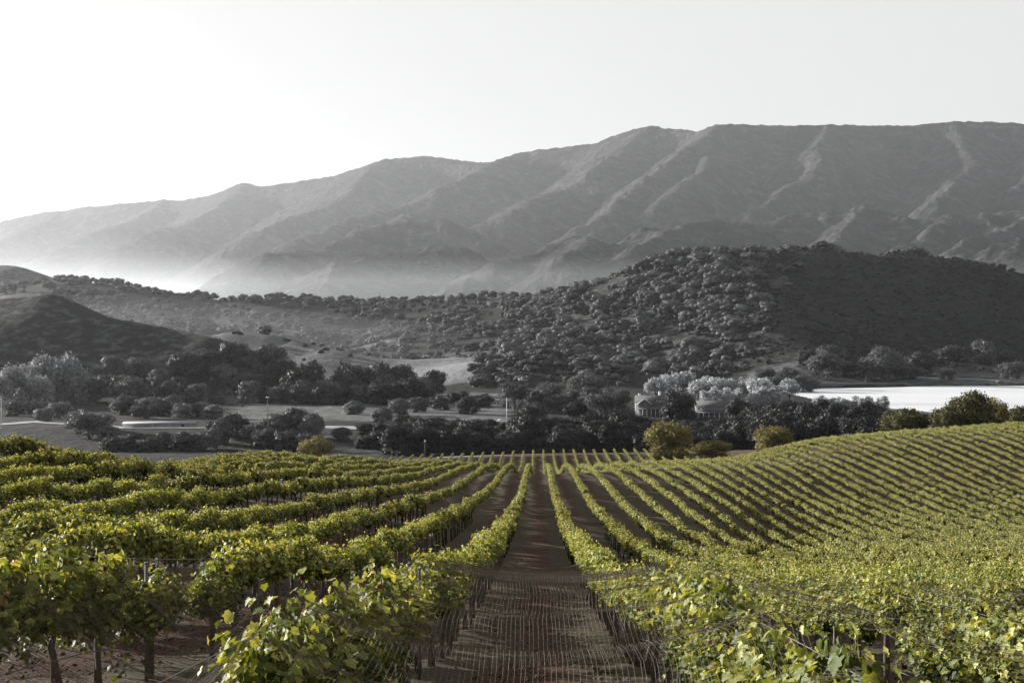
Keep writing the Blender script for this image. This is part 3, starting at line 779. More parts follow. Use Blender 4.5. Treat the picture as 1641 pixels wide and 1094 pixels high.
for px, d, hp, w in rows:
    tree('pale', 'willow_tree', px, d, hp * r_.uniform(.62, 1.1), 'pale silvery willow behind the two farmhouses, %s from the left' % nth(1 + rows.index((px, d, hp, w))), 'tree', 'pale willows behind the farmhouses', w)
for n, px in enumerate(list(np.arange(1128, 1188, 9)) + list(np.arange(1205, 1262, 10))):
    tree('column', 'columnar_tree', px + r_.uniform(-2, 2), 745 + r_.uniform(-8, 8), r_.uniform(26, 38), 'slim pale tree above the long house roof, %s from the left' % nth(n + 1), 'tree', 'pale columnar trees above the long house')
for n, px in enumerate(np.arange(1306, 1424, 9.2)):
    tree('column', 'columnar_tree', px + r_.uniform(-2, 2), 700 + r_.uniform(-6, 6), r_.uniform(24, 32), 'slim pale tree along the near lake shore, %s from the left' % nth(n + 1), 'tree', 'pale trees along the near lake shore', 1.15)
for n, (px, hp) in enumerate(((1448, 16), (1458, 20), (1464, 24), (1470, 22), (1480, 20), (1487, 20), (1496, 22), (1500, 16))):
    tree('darkcol', 'slim_tree', px, 600, hp + 4, 'thin dark tree standing against the bright lake, %s from the left' % nth(n + 1), 'tree', 'thin dark trees against the lake', 1.2)
for n, px in enumerate(np.arange(1290, 1480, 15)):
    tree('oak_mid', 'oak_tree', px + r_.uniform(-6, 6), 1100 + r_.uniform(-5, 60), r_.uniform(20, 42), 'grey oak among the sunlit trees on the far lake shore, %s from the left' % nth(n + 1), 'tree', 'oaks on the far lake shore', r_.uniform(1, 1.3))
for n, px in enumerate(np.arange(1225, 1300, 14)):
    tree('mid', 'grey_tree', px, 980 + r_.uniform(-20, 40), r_.uniform(26, 40), 'sunlit grey tree at the left tip of the lake, %s from the left' % nth(n + 1), 'tree', 'trees at the left tip of the lake', r_.uniform(1, 1.3))

# ------------------------------------------------------------------ oak woods on the hills: the largest singly, the rest as one mass
def scatter(name, P, rz, sc, idx, variants, label=None, cat=None):
    """one object: a cloud of points that carries instances of the variant meshes"""
    me = bpy.data.meshes.new(name)
    me.vertices.add(len(P)); me.vertices.foreach_set('co', np.asarray(P, np.float32).ravel())
    for nm, ty, a in (('rz', 'FLOAT', rz), ('sc', 'FLOAT_VECTOR', sc), ('vi', 'INT', idx)):
        at = me.attributes.new(nm, ty, 'POINT')
        a = np.asarray(a, np.int32 if ty == 'INT' else np.float32)
        at.data.foreach_set('vector' if ty == 'FLOAT_VECTOR' else 'value', a.ravel())
    o = link(name, me)
    g = bpy.data.node_groups.new(name + ' nodes', 'GeometryNodeTree')
    g.interface.new_socket('Geometry', in_out='INPUT', socket_type='NodeSocketGeometry')
    g.interface.new_socket('Geometry', in_out='OUTPUT', socket_type='NodeSocketGeometry')
    N, L = g.nodes, g.links
    gi, go = N.new('NodeGroupInput'), N.new('NodeGroupOutput')
    jn = N.new('GeometryNodeJoinGeometry')
    for i, m in enumerate(variants):
        src = bpy.data.objects.new(name + ' leaf source', m)
        oi = N.new('GeometryNodeObjectInfo'); oi.inputs['Object'].default_value = src; oi.inputs['As Instance'].default_value = True
        L.new(oi.outputs['Geometry'], jn.inputs[0])
    ip = N.new('GeometryNodeInstanceOnPoints'); ip.inputs['Pick Instance'].default_value = True
    def na(nm, ty):
        n = N.new('GeometryNodeInputNamedAttribute'); n.data_type = ty; n.inputs['Name'].default_value = nm
        return [s for s in n.outputs if s.enabled and s.name == 'Attribute'][0]
    cx = N.new('ShaderNodeCombineXYZ'); L.new(na('rz', 'FLOAT'), cx.inputs[2])
    L.new(gi.outputs[0], ip.inputs['Points']); L.new(jn.outputs[0], ip.inputs['Instance'])
    L.new(na('vi', 'INT'), ip.inputs['Instance Index']); L.new(cx.outputs[0], ip.inputs['Rotation']); L.new(na('sc', 'FLOAT_VECTOR'), ip.inputs['Scale'])
    L.new(ip.outputs[0], go.inputs[0])
    md = o.modifiers.new('instances', 'NODES'); md.node_group = g
    return tag(o, label, cat, kind='stuff')

r_ = np.random.default_rng(77)
wood = []            # x, y, z, height, group id
def woods(n, pa, pb, da, db, dens, hmin, hmax, gid):
    px = r_.uniform(pa, pb, n); d = np.sqrt(r_.uniform(da * da, db * db, n))
    x = (px - VX) / FPX * d
    z = H(x, d)
    py = HY - FPX * z / d
    keep = r_.uniform(size=n) < dens(px, py, d, x)
    hh = hmin + (hmax - hmin) * r_.uniform(0, 1, n) ** 2.0
    for i in np.nonzero(keep)[0]: wood.append((x[i], d[i], z[i], hh[i], gid, px[i], py[i]))
nd = lambda x, d, s, seed: sstep(-0.25, 0.25, fbm(x * s, d * s, seed, 3))
woods(3800, 810, 1290, 1150, 1900, lambda px, py, d, x: (0.10 + 0.90 * sstep(-.18, .12, fbm(x * .011, d * .007, 201, 4))) * sstep(1320, 1110, px + 0.35 * (py - 400)), 4, 17, 0)
woods(4500, 1090, 1760, 1180, 1800, lambda px, py, d, x: (0.55 + 0.45 * nd(x, d, 0.008, 202)) * sstep(1100, 1220, px + 0.35 * (py - 400)), 2.2, 4.6, 1)
woods(2600, -60, 900, 1600, 2260, lambda px, py, d, x: 0.25 + 0.75 * nd(x, d, 0.006, 203), 6, 12, 2)
woods(420, 520, 860, 1250, 1600, lambda px, py, d, x: 0.2 + 0.8 * nd(x, d, 0.01, 204), 5, 12, 3)
woods(260, 760, 1010, 960, 1090, lambda px, py, d, x: 0.3 + 0.6 * nd(x, d, 0.02, 205), 4, 9, 4)
woods(1100, -60, 400, 760, 985, lambda px, py, d, x: 0.75 * nd(x, d, 0.02, 206) * sstep(470, 600, py), 0.9, 2.6, 5)
woods(50, 380, 600, 1090, 1190, lambda px, py, d, x: 0.4 * nd(x, d, 0.02, 207), 3, 6, 5)
# crest trees that stand against the haze
for px, h in ((1103, 13), (1108, 11), (1160, 8), (1193, 9), (1202, 8), (1222, 7), (1236, 8), (1256, 10), (1268, 12), (1275, 9), (1290, 6), (1308, 10), (1318, 12), (1330, 11), (1340, 9), (1352, 6), (1380, 5), (1425, 6), (1437, 8), (1450, 9), (1464, 10), (1475, 9), (1484, 7), (1590, 7), (1606, 8), (1622, 7)):
    x = (px - VX) / FPX * 1752
    wood.append((x, 1752, Hs(x, 1752) + .04 * h, h * 1.15, 6, px, 400))
for px, h in ((92, 9), (112, 11), (122, 10), (136, 12), (150, 9), (178, 11), (192, 13), (206, 10), (222, 9), (300, 9), (316, 12), (328, 11), (343, 10), (372, 9), (390, 10), (408, 9), (430, 11), (441, 13), (450, 12), (464, 8), (486, 12), (497, 13), (508, 10), (530, 9), (548, 12), (560, 13), (572, 9), (596, 11), (606, 12), (616, 10), (629, 12), (647, 11), (668, 9), (676, 12), (692, 11), (705, 12), (722, 10), (740, 12), (756, 11), (774, 13), (790, 12), (806, 11), (823, 12), (842, 13), (858, 12), (876, 12)):
    d = np.interp(px, [60, 210, 330, 700, 880], [2265, 2150, 2150, 2150, 2050]); x = (px - VX) / FPX * d
    wood.append((x, d, Hs(x, d) + .04 * h, h * 1.1, 7, px, 470))
GL = {0: ('oak on the sunlit left flank of the wooded hill above the farmhouses', 'oaks on the sunlit flank of the wooded hill'),
      2: ('hazy oak on the long low ridge across the middle of the valley', 'oaks on the long low ridge'),
      3: ('oak in the hollow behind the sunlit grass crest', 'oaks in the hollow behind the grass crest'),
      4: ('oak on the dark mound left of the farmhouses', 'oaks on the dark mound'),
      6: ('crest oak on the flat top of the dark wooded hill', 'crest oaks on the dark wooded hill'),
      7: ('crest oak in silhouette on the long low ridge', 'crest oaks on the long low ridge')}
score = [(w[3] / w[1] * (0 if w[4] in (1, 5) else 9.0 if w[4] in (6, 7) else 1.0), i) for i, w in enumerate(wood)]
chosen = set(i for _, i in sorted(score, reverse=True)[:230])
rest = []; dark = []
for i, (x, y, z, h, g, px, py) in enumerate(wood):
    if i in chosen:
        cr = KIND['oak_small'][i % 8][0]
        o = link('oak_tree', cr, None, (x, y, z - 0.08 * h), (0, 0, (i * 2.4) % 6.28), (h * (1.0 + 0.3 * ((i * 7) % 10) / 10), h * (1.0 + 0.3 * ((i * 3) % 10) / 10), h))
        tag(o, GL[g][0], 'tree', GL[g][1])
    else: (dark if g in (1, 5) else rest).append((x, y, z - 0.1 * h, h))
DARKV = [crown_mesh('dark scrub crown', M['belt'], oak_lobes(np.random.default_rng(1200 + v), 0.6, 1.0, 9, 0.0), 700, 0.06, 1250 + v, up=0.5, wob=0.3, core=0.95, jit=.1) for v in range(5)]
for nm, L_, var in (('oak_woodland', rest, [k[0] for k in KIND['oak_small']]), ('dark_scrub', dark, DARKV)):
    L_ = np.array(L_); hh = L_[:, 3:4]
    scatter(nm, L_[:, :3], r_.uniform(0, 6.28, len(L_)), np.concatenate([hh * r_.uniform(1.0, 1.7, hh.shape), hh * r_.uniform(1.0, 1.7, hh.shape), hh], 1),
            r_.integers(0, len(var), len(L_)), var)

# ------------------------------------------------------------------ roads, houses, poles and small things in the valley
def ribbon(name, pts, width, mat, lift=0.06, n=80):
    P = np.array(pts, float); t = np.linspace(0, len(P) - 1, n)
    x = np.interp(t, np.arange(len(P)), P[:, 0]); y = np.interp(t, np.arange(len(P)), P[:, 1]); w = np.interp(t, np.arange(len(P)), P[:, 2] if P.shape[1] > 2 else np.full(len(P), width))
    T = np.stack([np.gradient(x), np.gradient(y)], 1); T /= np.linalg.norm(T, axis=1)[:, None]
    V = []
    for s in np.linspace(-0.5, 0.5, 5):
        xx, yy = x - T[:, 1] * w * s, y + T[:, 0] * w * s
        V.append(np.stack([xx, yy, H(xx, yy) + lift], 1))
    V = np.stack(V, 1).reshape(-1, 3)
    i = np.arange(n - 1)[:, None] * 5; j = np.arange(4)[None]
    Q = np.stack([i + j, i + 5 + j, i + 6 + j, i + 1 + j], -1).reshape(-1, 4)
    return tag(link(name, mesh(name, V, Q, mat, True)), kind='structure')
def X_(px, d): return (px - VX) / FPX * d
ribbon('dirt_road', [(X_(-60, 610), 610, 9), (X_(60, 640), 640, 9), (X_(180, 602), 602, 10), (X_(330, 604), 604, 11), (X_(430, 606), 606, 11), (X_(560, 600), 600, 12), (X_(640, 588), 588, 9), (X_(700, 580), 580, 6)], 10, M['road'], 0.25)
ribbon('headland_track', [(X_(700, 432), 432), (X_(900, 434), 434), (X_(1000, 437), 437), (X_(1060, 438), 438), (X_(1150, 440), 440), (X_(1240, 441), 441), (X_(1330, 446), 446)], 9, M['road'], 0.12)

def gable(mb, c, w, dp, h, rise, along='x', over=0.4, th=0.18):
    """two roof slopes over a w x dp box whose eaves are at c.z + h"""
    x, y, z = c
    if along == 'x':
        for s in (-1, 1):
            a = [(x - w / 2 - over, y, z + h + rise), (x + w / 2 + over, y, z + h + rise), (x + w / 2 + over, y + s * (dp / 2 + over), z + h - 0.1), (x - w / 2 - over, y + s * (dp / 2 + over), z + h - 0.1)]
            V = a + [(p[0], p[1], p[2] - th) for p in a]
            mb.add(V, [[0, 1, 2, 3], [7, 6, 5, 4], [0, 4, 5, 1], [1, 5, 6, 2], [2, 6, 7, 3], [3, 7, 4, 0]])
    else:
        for s in (-1, 1):
            a = [(x, y - dp / 2 - over, z + h + rise), (x, y + dp / 2 + over, z + h + rise), (x + s * (w / 2 + over), y + dp / 2 + over, z + h - 0.1), (x + s * (w / 2 + over), y - dp / 2 - over, z + h - 0.1)]
            V = a + [(p[0], p[1], p[2] - th) for p in a]
            mb.add(V, [[0, 1, 2, 3], [7, 6, 5, 4], [0, 4, 5, 1], [1, 5, 6, 2], [2, 6, 7, 3], [3, 7, 4, 0]])
    return mb
def gable_wall(mb, c, w, dp, h, rise, along='x'):
    x, y, z = c; a, b = w / 2, dp / 2
    V = [(x - a, y - b, z), (x + a, y - b, z), (x + a, y + b, z), (x - a, y + b, z), (x - a, y - b, z + h), (x + a, y - b, z + h), (x + a, y + b, z + h), (x - a, y + b, z + h)]
    Q = [[0, 1, 5, 4], [1, 2, 6, 5], [2, 3, 7, 6], [3, 0, 4, 7]]
    if along == 'x': V += [(x - a, y, z + h + rise - .1), (x + a, y, z + h + rise - .1)]; T = [[4, 8, 7], [5, 6, 9]]
    else: V += [(x, y - b, z + h + rise - .1), (x, y + b, z + h + rise - .1)]; T = [[4, 5, 8], [6, 7, 9]]
    return mb.add(V, Q, T)
def window(parent, x, y, z, w, h):
    f = MB(); t = 0.09
    f.box((x, y, z + h / 2), (w + .2, .08, t)); f.box((x, y, z - h / 2), (w + .3, .12, t))
    f.box((x - w / 2, y, z), (t, .08, h - t)); f.box((x + w / 2, y, z), (t, .08, h - t))
    f.box((x, y, z), (0.05, .06, h - t))
    fo = f.build('window', M['white'], parent)
    MB().box((x, y + 0.03, z), (w - t, .03, h - t)).build('pane', M['glass'], fo)

# farmhouse with two white chimneys
d = 690
b = empty('farmhouse', (X_(1043, d), d, Hs(X_(1043, d), d) - 0.2))
tag(b, 'farmhouse with two white chimneys and a porch among dark oaks', 'house')
gable_wall(MB(), (0, 0, 0), 15, 8, 6.6, 3.4).build('wall', M['siding'], b)
rf = gable(MB(), (0, 0, 0), 15, 8, 6.6, 3.4).build('roof', M['shingle'], b)
for cx, hz in ((-5.4, 10.6), (4.4, 11.6)):
    m_ = MB(); m_.box((cx, 1.0, hz - 1.9), (1.1, 1.1, 3.4)); m_.box((cx, 1.0, hz - 0.1), (1.35, 1.35, 0.3)); m_.build('chimney', M['white'], rf)
m_ = MB(); gable_wall(m_, (-3.6, -5.2, 0), 6.2, 2.6, 6.2, 2.2, 'y'); m_.build('gable_front', M['siding'], b)
gr_ = gable(MB(), (-3.6, -5.0, 0), 6.4, 3.0, 6.2, 2.3, 'y', 0.35).build('gable_roof', M['shingle'], b)
m_ = MB()
for s in (-1, 1):
    m_.tube([(-3.6, -7.0, 8.55), (-3.6 + s * 3.6, -7.0, 5.95)], 0.16, 4)
m_.build('bargeboard', M['white'], gr_)
m_ = MB(); gable_wall(m_, (2.9, -3.0, 6.4), 2.2, 2.6, 1.6, 1.0, 'y'); dm = m_.build('dormer', M['siding'], b)
gable(MB(), (2.9, -3.0, 6.4), 2.3, 2.8, 1.6, 1.05, 'y', 0.2).build('dormer_roof', M['shingle'], dm)
window(b, 2.9, -4.36, 7.3, 1.0, 1.1)
pr = MB(); V = [(-7.2, -3.95, 5.3), (8.2, -3.95, 5.3), (8.2, -8.2, 3.7), (-7.2, -8.2, 3.7)]
pr.add(V + [(p[0], p[1], p[2] - .2) for p in V], [[3, 2, 1, 0], [4, 5, 6, 7], [0, 1, 5, 4], [1, 2, 6, 5], [2, 3, 7, 6], [3, 0, 4, 7]]).build('porch_roof', M['shingle'], b)
for i in range(8): MB().box((-6.6 + i * 2.05, -7.9, 1.8), (0.24, 0.24, 3.5)).build('porch_post', M['white'], b)
for x in (-0.5, 1.6, 4.0, 6.2): window(b, x, -4.06, 2.0, 1.1, 1.7)
for x in (-5.2, -2.4): window(b, x, -6.56, 2.1, 1.0, 1.5)
# long house
d = 675
b = empty('long_house', (X_(1142, d), d, Hs(X_(1142, d), d) - 0.2))
tag(b, 'long two-storey house with a grey roof and a row of upper windows', 'house')
gable_wall(MB(), (0, 0, 0), 16.4, 7, 5.6, 2.6).build('wall', M['siding'], b)
gable(MB(), (0, 0, 0), 16.4, 7, 5.6, 2.6).build('roof', M['shingle'], b)
pr = MB(); V = [(-8.0, -3.45, 3.6), (8.0, -3.45, 3.6), (8.0, -6.4, 2.6), (-8.0, -6.4, 2.6)]
pr.add(V + [(p[0], p[1], p[2] - .2) for p in V], [[3, 2, 1, 0], [4, 5, 6, 7], [0, 1, 5, 4], [1, 2, 6, 5], [2, 3, 7, 6], [3, 0, 4, 7]]).build('porch_roof', M['shingle'], b)
for i in range(8): window(b, -6.9 + i * 1.97, -3.56, 4.6, 1.0, 1.0)
for i in range(7): MB().box((-7.5 + i * 2.5, -6.1, 1.25), (0.2, 0.2, 2.6)).build('porch_post', M['white'], b)
for i in range(5): window(b, -6.0 + i * 3.0, -3.56, 1.6, 1.2, 1.4)
# pale cottage and low white outbuilding
d = 690
b = empty('cottage', (X_(938, d), d, Hs(X_(938, d), d) - 1.6), -0.9)
tag(b, 'pale-roofed cottage half hidden by trees left of the farmhouse', 'house')
gable_wall(MB(), (0, 0, 0), 5.5, 8, 4.6, 2.6, 'y').build('wall', M['siding'], b)
gable(MB(), (0, 0, 0), 5.5, 8, 4.6, 2.6, 'y').build('roof', M['dullroof'], b)
window(b, 0.0, -4.06, 2.6, 1.2, 1.4)
d = 700
b = empty('outbuilding', (X_(1093, d), d, Hs(X_(1093, d), d) + 1.6))
tag(b, 'low white outbuilding between the farmhouse and the long house', 'shed')
gable_wall(MB(), (0, 0, -2), 6.5, 4, 4.2, 1.0).build('wall', M['white'], b)
gable(MB(), (0, 0, -2), 6.5, 4, 4.2, 1.0).build('roof', M['roofmetal'], b)
MB().box((-0.6, -2.04, 0.1), (1.2, 0.06, 2.2)).build('door', M['glass'], b)
# long white shed
d = 607
b = empty('long_shed', (X_(257, d), d, Hs(X_(257, d), d)), 0.09)
tag(b, 'long low white shed beside the pale road at the far left', 'shed')
gable_wall(MB(), (0, 0, -1), 30, 7, 2.8, 0.7).build('wall', M['dullroof'], b)
gable(MB(), (0, 0, -1), 30, 7, 2.8, 0.7).build('roof', M['dullroof'], b)
for x in (-3.0, 4.5): window(b, x, -3.57, 0.9, 0.9, 0.7)
MB().box((10.0, -3.54, 0.4), (1.3, 0.06, 1.9)).build('door', M['glass'], b)

def pole(name, px, d, top_px, rad, mat, label, cat, extra=None):
    x = X_(px, d); z = Hs(x, d)
    h = (HY - top_px) / FPX * d - z
    o = empty(name, (x, d, z)); tag(o, label, cat)
    MB().tube([(0, 0, -0.4), (0, 0, h * .5), (0, 0, h)], [rad, rad * .9, rad * .7], 8).build('shaft', mat, o)
    MB().tube([(0, 0, 0), (0, 0, 0.25)], [rad * 2.0, rad * 1.7], 8).build('foot', mat, o)
    if extra: extra(o, h)
    return o
def flag(o, h):
    m_ = MB(); V, Q = [], []
    for i in range(7):
        t = i / 6
        for j in range(4): V.append((0.14 + j * 0.28 + .05 * math.sin(i), 0.10 * math.sin(j * 2.2 + i * .8), h - 1.2 - t * 2.9 - j * 0.25 * (1 - .4 * t)))
    for i in range(6):
        for j in range(3): Q.append([i * 4 + j, i * 4 + j + 1, i * 4 + j + 5, i * 4 + j + 4])
    m_.add(V, Q).build('furled_flag', M['poledark'], o)
    MB().tube([(0, 0, h), (0, 0, h + .22)], [.16, .1], 8).build('finial', M['white'], o)
def lamp(o, h):
    MB().box((0, -.1, h + .25), (1.5, .5, .5)).build('lamp_head', M['white'], o)
    MB().tube([(-.55, 0, h - .05), (.55, 0, h - .05)], .05, 5).build('lamp_bracket', M['poledark'], o)
def arms(o, h):
    MB().box((0, 0, h - .5), (2.6, .14, .16)).build('crossarm', M['pole'], o)
    for s in (-1.1, 0, 1.1): MB().tube([(s, 0, h - .42), (s, 0, h - .12)], .06, 6).build('insulator', M['white'], o)
    MB().box((.35, -.2, h - 2.2), (.5, .4, .9)).build('transformer', M['pole'], o)
def cap(o, h):
    MB().tube([(0, 0, h - .15), (0, 0, h + .4)], [.2, .23], 10).build('cap', M['white'], o)
pole('flagpole', 812, 626, 638, 0.17, M['pole'], 'tall white flagpole with a furled flag in front of the pale round tree', 'flagpole', flag)
pole('lamp_post', 429, 650, 637, 0.15, M['poledark'], 'dark post with a pale lamp on top beside the valley meadow', 'lamp post', lamp)
pole('utility_pole', 130, 640, 655, 0.20, M['pole'], 'pale utility pole with a crossarm behind the spreading oak', 'utility pole', arms)
pole('utility_pole', 2, 600, 640, 0.17, M['pole'], 'thin pale pole at the left edge above the vineyard', 'pole', cap)
pole('marker_post', 681, 445, 707, 0.09, M['poledark'], 'thin dark post with a white cap behind the row ends', 'post', cap)

# sprinkler throwing an arc of water over the meadow
m_, nt, b_ = nodes_of('water spray')
b_.inputs['Base Color'].default_value = (.8, .8, .82, 1); b_.inputs['Roughness'].default_value = .4
tr = nt.nodes.new('ShaderNodeBsdfTransparent'); mx = nt.nodes.new('ShaderNodeMixShader'); mx.inputs[0].default_value = .16
nt.links.new(tr.outputs[0], mx.inputs[1]); nt.links.new(b_.outputs[0], mx.inputs[2]); nt.links.new(mx.outputs[0], nt.nodes['Material Output'].inputs['Surface'])
d = 655
o = empty('sprinkler', (X_(552, d), d, Hs(X_(552, d), d)))
tag(o, 'sprinkler throwing a pale arc of water over the meadow', 'sprinkler')
MB().tube([(0, 0, 0), (0, 0, 1.4)], .06, 6).build('riser', M['poledark'], o)
for nm, x1, hh_, n in (('water_arc', -17.0, 4.6, 260), ('water_arc', -1.6, 3.2, 70)):
    mb_ = MB()
    for i in range(n):
        t = (i + .5) / n
        p = np.array([x1 * t, rng.normal(0, .15 + .5 * t), 1.4 + 4 * hh_ * t * (1 - t) - 1.2 * t * t]) + rng.normal(0, .05 + .28 * t, 3)
        s_ = .05 + .05 * t
        mb_.add(p + ICOV * s_ * np.array([1.8, 1, 1]), (), ICOF)
    mb_.build(nm, m_, o)

# parked vehicles: white car bodies seen from the side
def car(px, d, rz, label, L=4.4, hgt=1.45):
    o = empty('parked_car', (X_(px, d), d, Hs(X_(px, d), d) + 0.28), rz); tag(o, label, 'car', 'vehicles parked by the road')
    prof = [(-.5, .32), (-.49, .62), (-.30, .70), (-.20, 1.0), (.12, 1.0), (.27, .70), (.47, .62), (.5, .34)]
    n = len(prof); V = [(a * L, s * .85 * (0.86 if z > .8 else 1), z * hgt) for s in (-1, 1) for a, z in prof] 
    Q = [[i, i + 1, n + i + 1, n + i] for i in range(n - 1)] + [[n - 1, 0, n, 2 * n - 1]]
    T = [[0, i + 1, i] for i in range(1, n - 1)] + [[n, n + i, n + i + 1] for i in range(1, n - 1)]
    MB().add(V, Q, T).build('body', M['white'], o)
    for s in (-1, 1):
        MB().add([(-.26 * L, s * .86, .72 * hgt), (.20 * L, s * .86, .72 * hgt), (.10 * L, s * .78, .95 * hgt), (-.18 * L, s * .78, .95 * hgt)], [[0, 1, 2, 3]]).build('window', M['glass'], o)
        for a in (-.31, .31): MB().tube([(a * L, s * .74, .33), (a * L, s * .92, .33)], .33, 12).build('wheel', M['poledark'], o)
    return o
car(655, 592, 0.2, 'left one of two white cars parked on the road before the dark oaks')
car(669, 590, -0.3, 'right one of two white cars parked on the road before the dark oaks')
car(803, 628, 0.15, 'white car parked left of the flagpole foot')

# moored boat at the far shore
d = 1062
o = empty('boat', (X_(1602, d), d, LAKE_Z), 0.05)
tag(o, 'small dark cabin boat with white ends moored at the far lake shore', 'boat')
for s in (-1, 1): MB().tube([(-4.6, s * 1.0, .25), (-4.0, s * 1.0, .3), (4.0, s * 1.0, .3), (4.6, s * 1.0, .25)], [.15, .45, .45, .15], 8).build('float', M['white'], o)
MB().box((0, 0, .8), (8.4, 3.0, .2)).build('deck', M['pole'], o)
MB().box((0, 0, 1.9), (4.6, 2.4, 2.0)).build('cabin', M['poledark'], o)
gable(MB(), (0, 0, .9), 4.6, 2.4, 2.0, .6).build('cabin_roof', M['poledark'], o)

# ------------------------------------------------------------------ the vines
LT = np.array([(0, 0.0), (-.26, -.15), (-.47, .05), (-.40, .27), (-.55, .50), (-.33, .60), (-.24, .78), (0, 1.0), (.24, .78), (.33, .60), (.55, .50), (.40, .27), (.47, .05), (.26, -.15)])
def leaf_points(detail):
    """grape leaf of unit length: outline fan, creased along the midrib and cupped"""
    if detail == 2:
        o = LT; zc = 0.10 * np.abs(o[:, 0]) - 0.10 * (o[:, 1] - .4) ** 2
        V = np.concatenate([[(0, .35, -0.05)], np.c_[o, zc]])
        T = np.array([[0, 1 + i, 1 + (i + 1) % 14] for i in range(14)])
    elif detail == 1:
        V = np.array([(0, -.05, 0), (-.52, .25, .10), (-.30, .75, .06), (0, 1, -.08), (.30, .75, .06), (.52, .25, .10)], float)
        T = np.array([[0, 2, 1], [0, 3, 2], [0, 4, 3], [0, 5, 4]])[:, ::-1]
    else:
        V = np.array([(0, -.1, 0), (-.5, .42, .08), (0, 1, -.05), (.5, .42, .08)], float)
        T = np.array([[0, 2, 1], [0, 3, 2]])[:, ::-1]
    return V, T

def vine_leaves(r, shoots, per, size, width=0.20, height=1.72, half=0.82, heart=80, hsize=.24, cz=1.23, drp=.8):
    """base points, normals, tip directions and sizes of the leaves of one vine (row along y)"""
    P, N, T, Z = [], [], [], []
    for s in range(shoots):
        st = np.array([r.normal(0, .05), r.uniform(-half, half), cz + r.uniform(-.06, .08)])
        th = r.normal(0, .27); L = r.uniform(.4, 1.0) * (height - cz + .06); ay = r.normal(0, .22)
        droop = r.uniform(.08, .5) * drp * min(1.4, abs(th) + .25)
        for k in range(per):
            t = (k + r.uniform(.2, 1)) / per
            p = st + np.array([L * t * math.sin(th) * 1.1, L * t * ay, L * t * math.cos(th) - droop * t * t * 1.1])
            side = 1 if r.uniform() < .5 else -1
            out = np.array([math.copysign(1, p[0] + r.normal(0, .12)), r.normal(0, .5), 0])
            p = p + np.array([r.normal(0, .055) + .06 * out[0], r.normal(0, .09), r.normal(0, .05)])
            if abs(p[0]) > width * 1.5: p[0] = math.copysign(width * r.uniform(.9, 1.5), p[0])
            n = out * r.uniform(.2, 1.0) + np.array([0, 0, r.uniform(.05, .95)]) + r.normal(0, .38, 3)
            n /= np.linalg.norm(n)
            tip = np.array([0, 0, -1.0]) + .45 * out + r.normal(0, .45, 3)
            tip -= n * (tip @ n); tip /= np.linalg.norm(tip) + 1e-9
            P.append(p); N.append(n); T.append(tip); Z.append(size * r.uniform(.62, 1.25) * (1 - .3 * t))
    if heart:
        for k in range(heart):  # inner leaves added to stop sunlight passing through the canopy
            P.append((r.normal(0, .045), r.uniform(-half, half), r.uniform(cz - .08, height - (.13 if hsize < .2 else .08)))); n = np.array([r.choice([-1, 1]), r.normal(0, .3), r.normal(0.2, .3)]); n /= np.linalg.norm(n)
            tip = np.array([0, r.normal(0, .4), -1.0]); tip -= n * (tip @ n); tip /= np.linalg.norm(tip)
            N.append(n); T.append(tip); Z.append(hsize * r.uniform(.8, 1.2))
    return np.array(P), np.array(N), np.array(T), np.array(Z)

def leaves_to_mesh(name, P, N, T, Z, detail, mat, r, extra=None):
    LV, LF = leaf_points(detail)
    A = np.cross(T, N)
    LVz = LV[None, :, 2] + r.normal(.05, .22, len(P))[:, None] * LV[None, :, 0] ** 2 * 2 - np.abs(r.normal(0, .22, len(P)))[:, None] * (LV[None, :, 1] - .3) ** 2 + r.normal(0, .05, (len(P), len(LV)))
    V = P[:, None] + Z[:, None, None] * (LV[None, :, 0:1] * A[:, None] + LV[None, :, 1:2] * T[:, None] + LVz[:, :, None] * N[:, None])
    n = len(P); nv = len(LV)
    F = (LF[None] + np.arange(n)[:, None, None] * nv).reshape(-1, 3)
    rnd = np.clip(r.normal(.44, .19, n) + .45 * (P[:, 2] - 1.45), 0, .88); rnd = np.where((np.arange(n) >= n - (340 if detail == 2 else 80)) & (n > 100), .2 if detail == 2 else .1, rnd)  # painted light and shade: tone rises with height, added inner leaves dark
    q = r.uniform(size=n); rnd = np.where(q < .012, .94, rnd); rnd = np.where(q < .003, 1.0, rnd)
    V = V.reshape(-1, 3); A_ = np.repeat(rnd, nv); Fs = [F]
    if extra is not None:
        eV, eQ = extra
        Fs.append(eQ + len(V)); V = np.concatenate([V, eV]); A_ = np.concatenate([A_, np.zeros(len(eV))])
    return mesh(name, V, Fs, mat, False, {'rnd': A_})

def trunk_bits(r):
    mb = MB()
    mb.tube([(0, 0, -.1), (r.normal(0, .02), r.normal(0, .03), .25), (r.normal(0, .03), r.normal(0, .03), .65), (0, 0, 1.1)], [.046, .034, .036, .032], 6)
    for s in (-1, 1): mb.tube([(0, 0, 1.06), (0, s * .2, 1.11), (r.normal(0, .02), s * .5, 1.12), (0, s * .8, 1.11)], [.03, .026, .022, .014], 5)
    for k in range(7):
        y = r.uniform(-.75, .75); mb.tube([(0, y, 1.12), (r.normal(0, .06), y + r.normal(0, .05), 1.27), (r.normal(0, .16), y + r.normal(0, .1), 1.4)], [.009, .007, .004], 4)
    return mb
def mesh_of(mb, name, mat):
    F = [np.concatenate(mb.Q)] + ([np.concatenate(mb.T)] if mb.T else [])
    return mesh(name, np.concatenate(mb.V), F, mat)

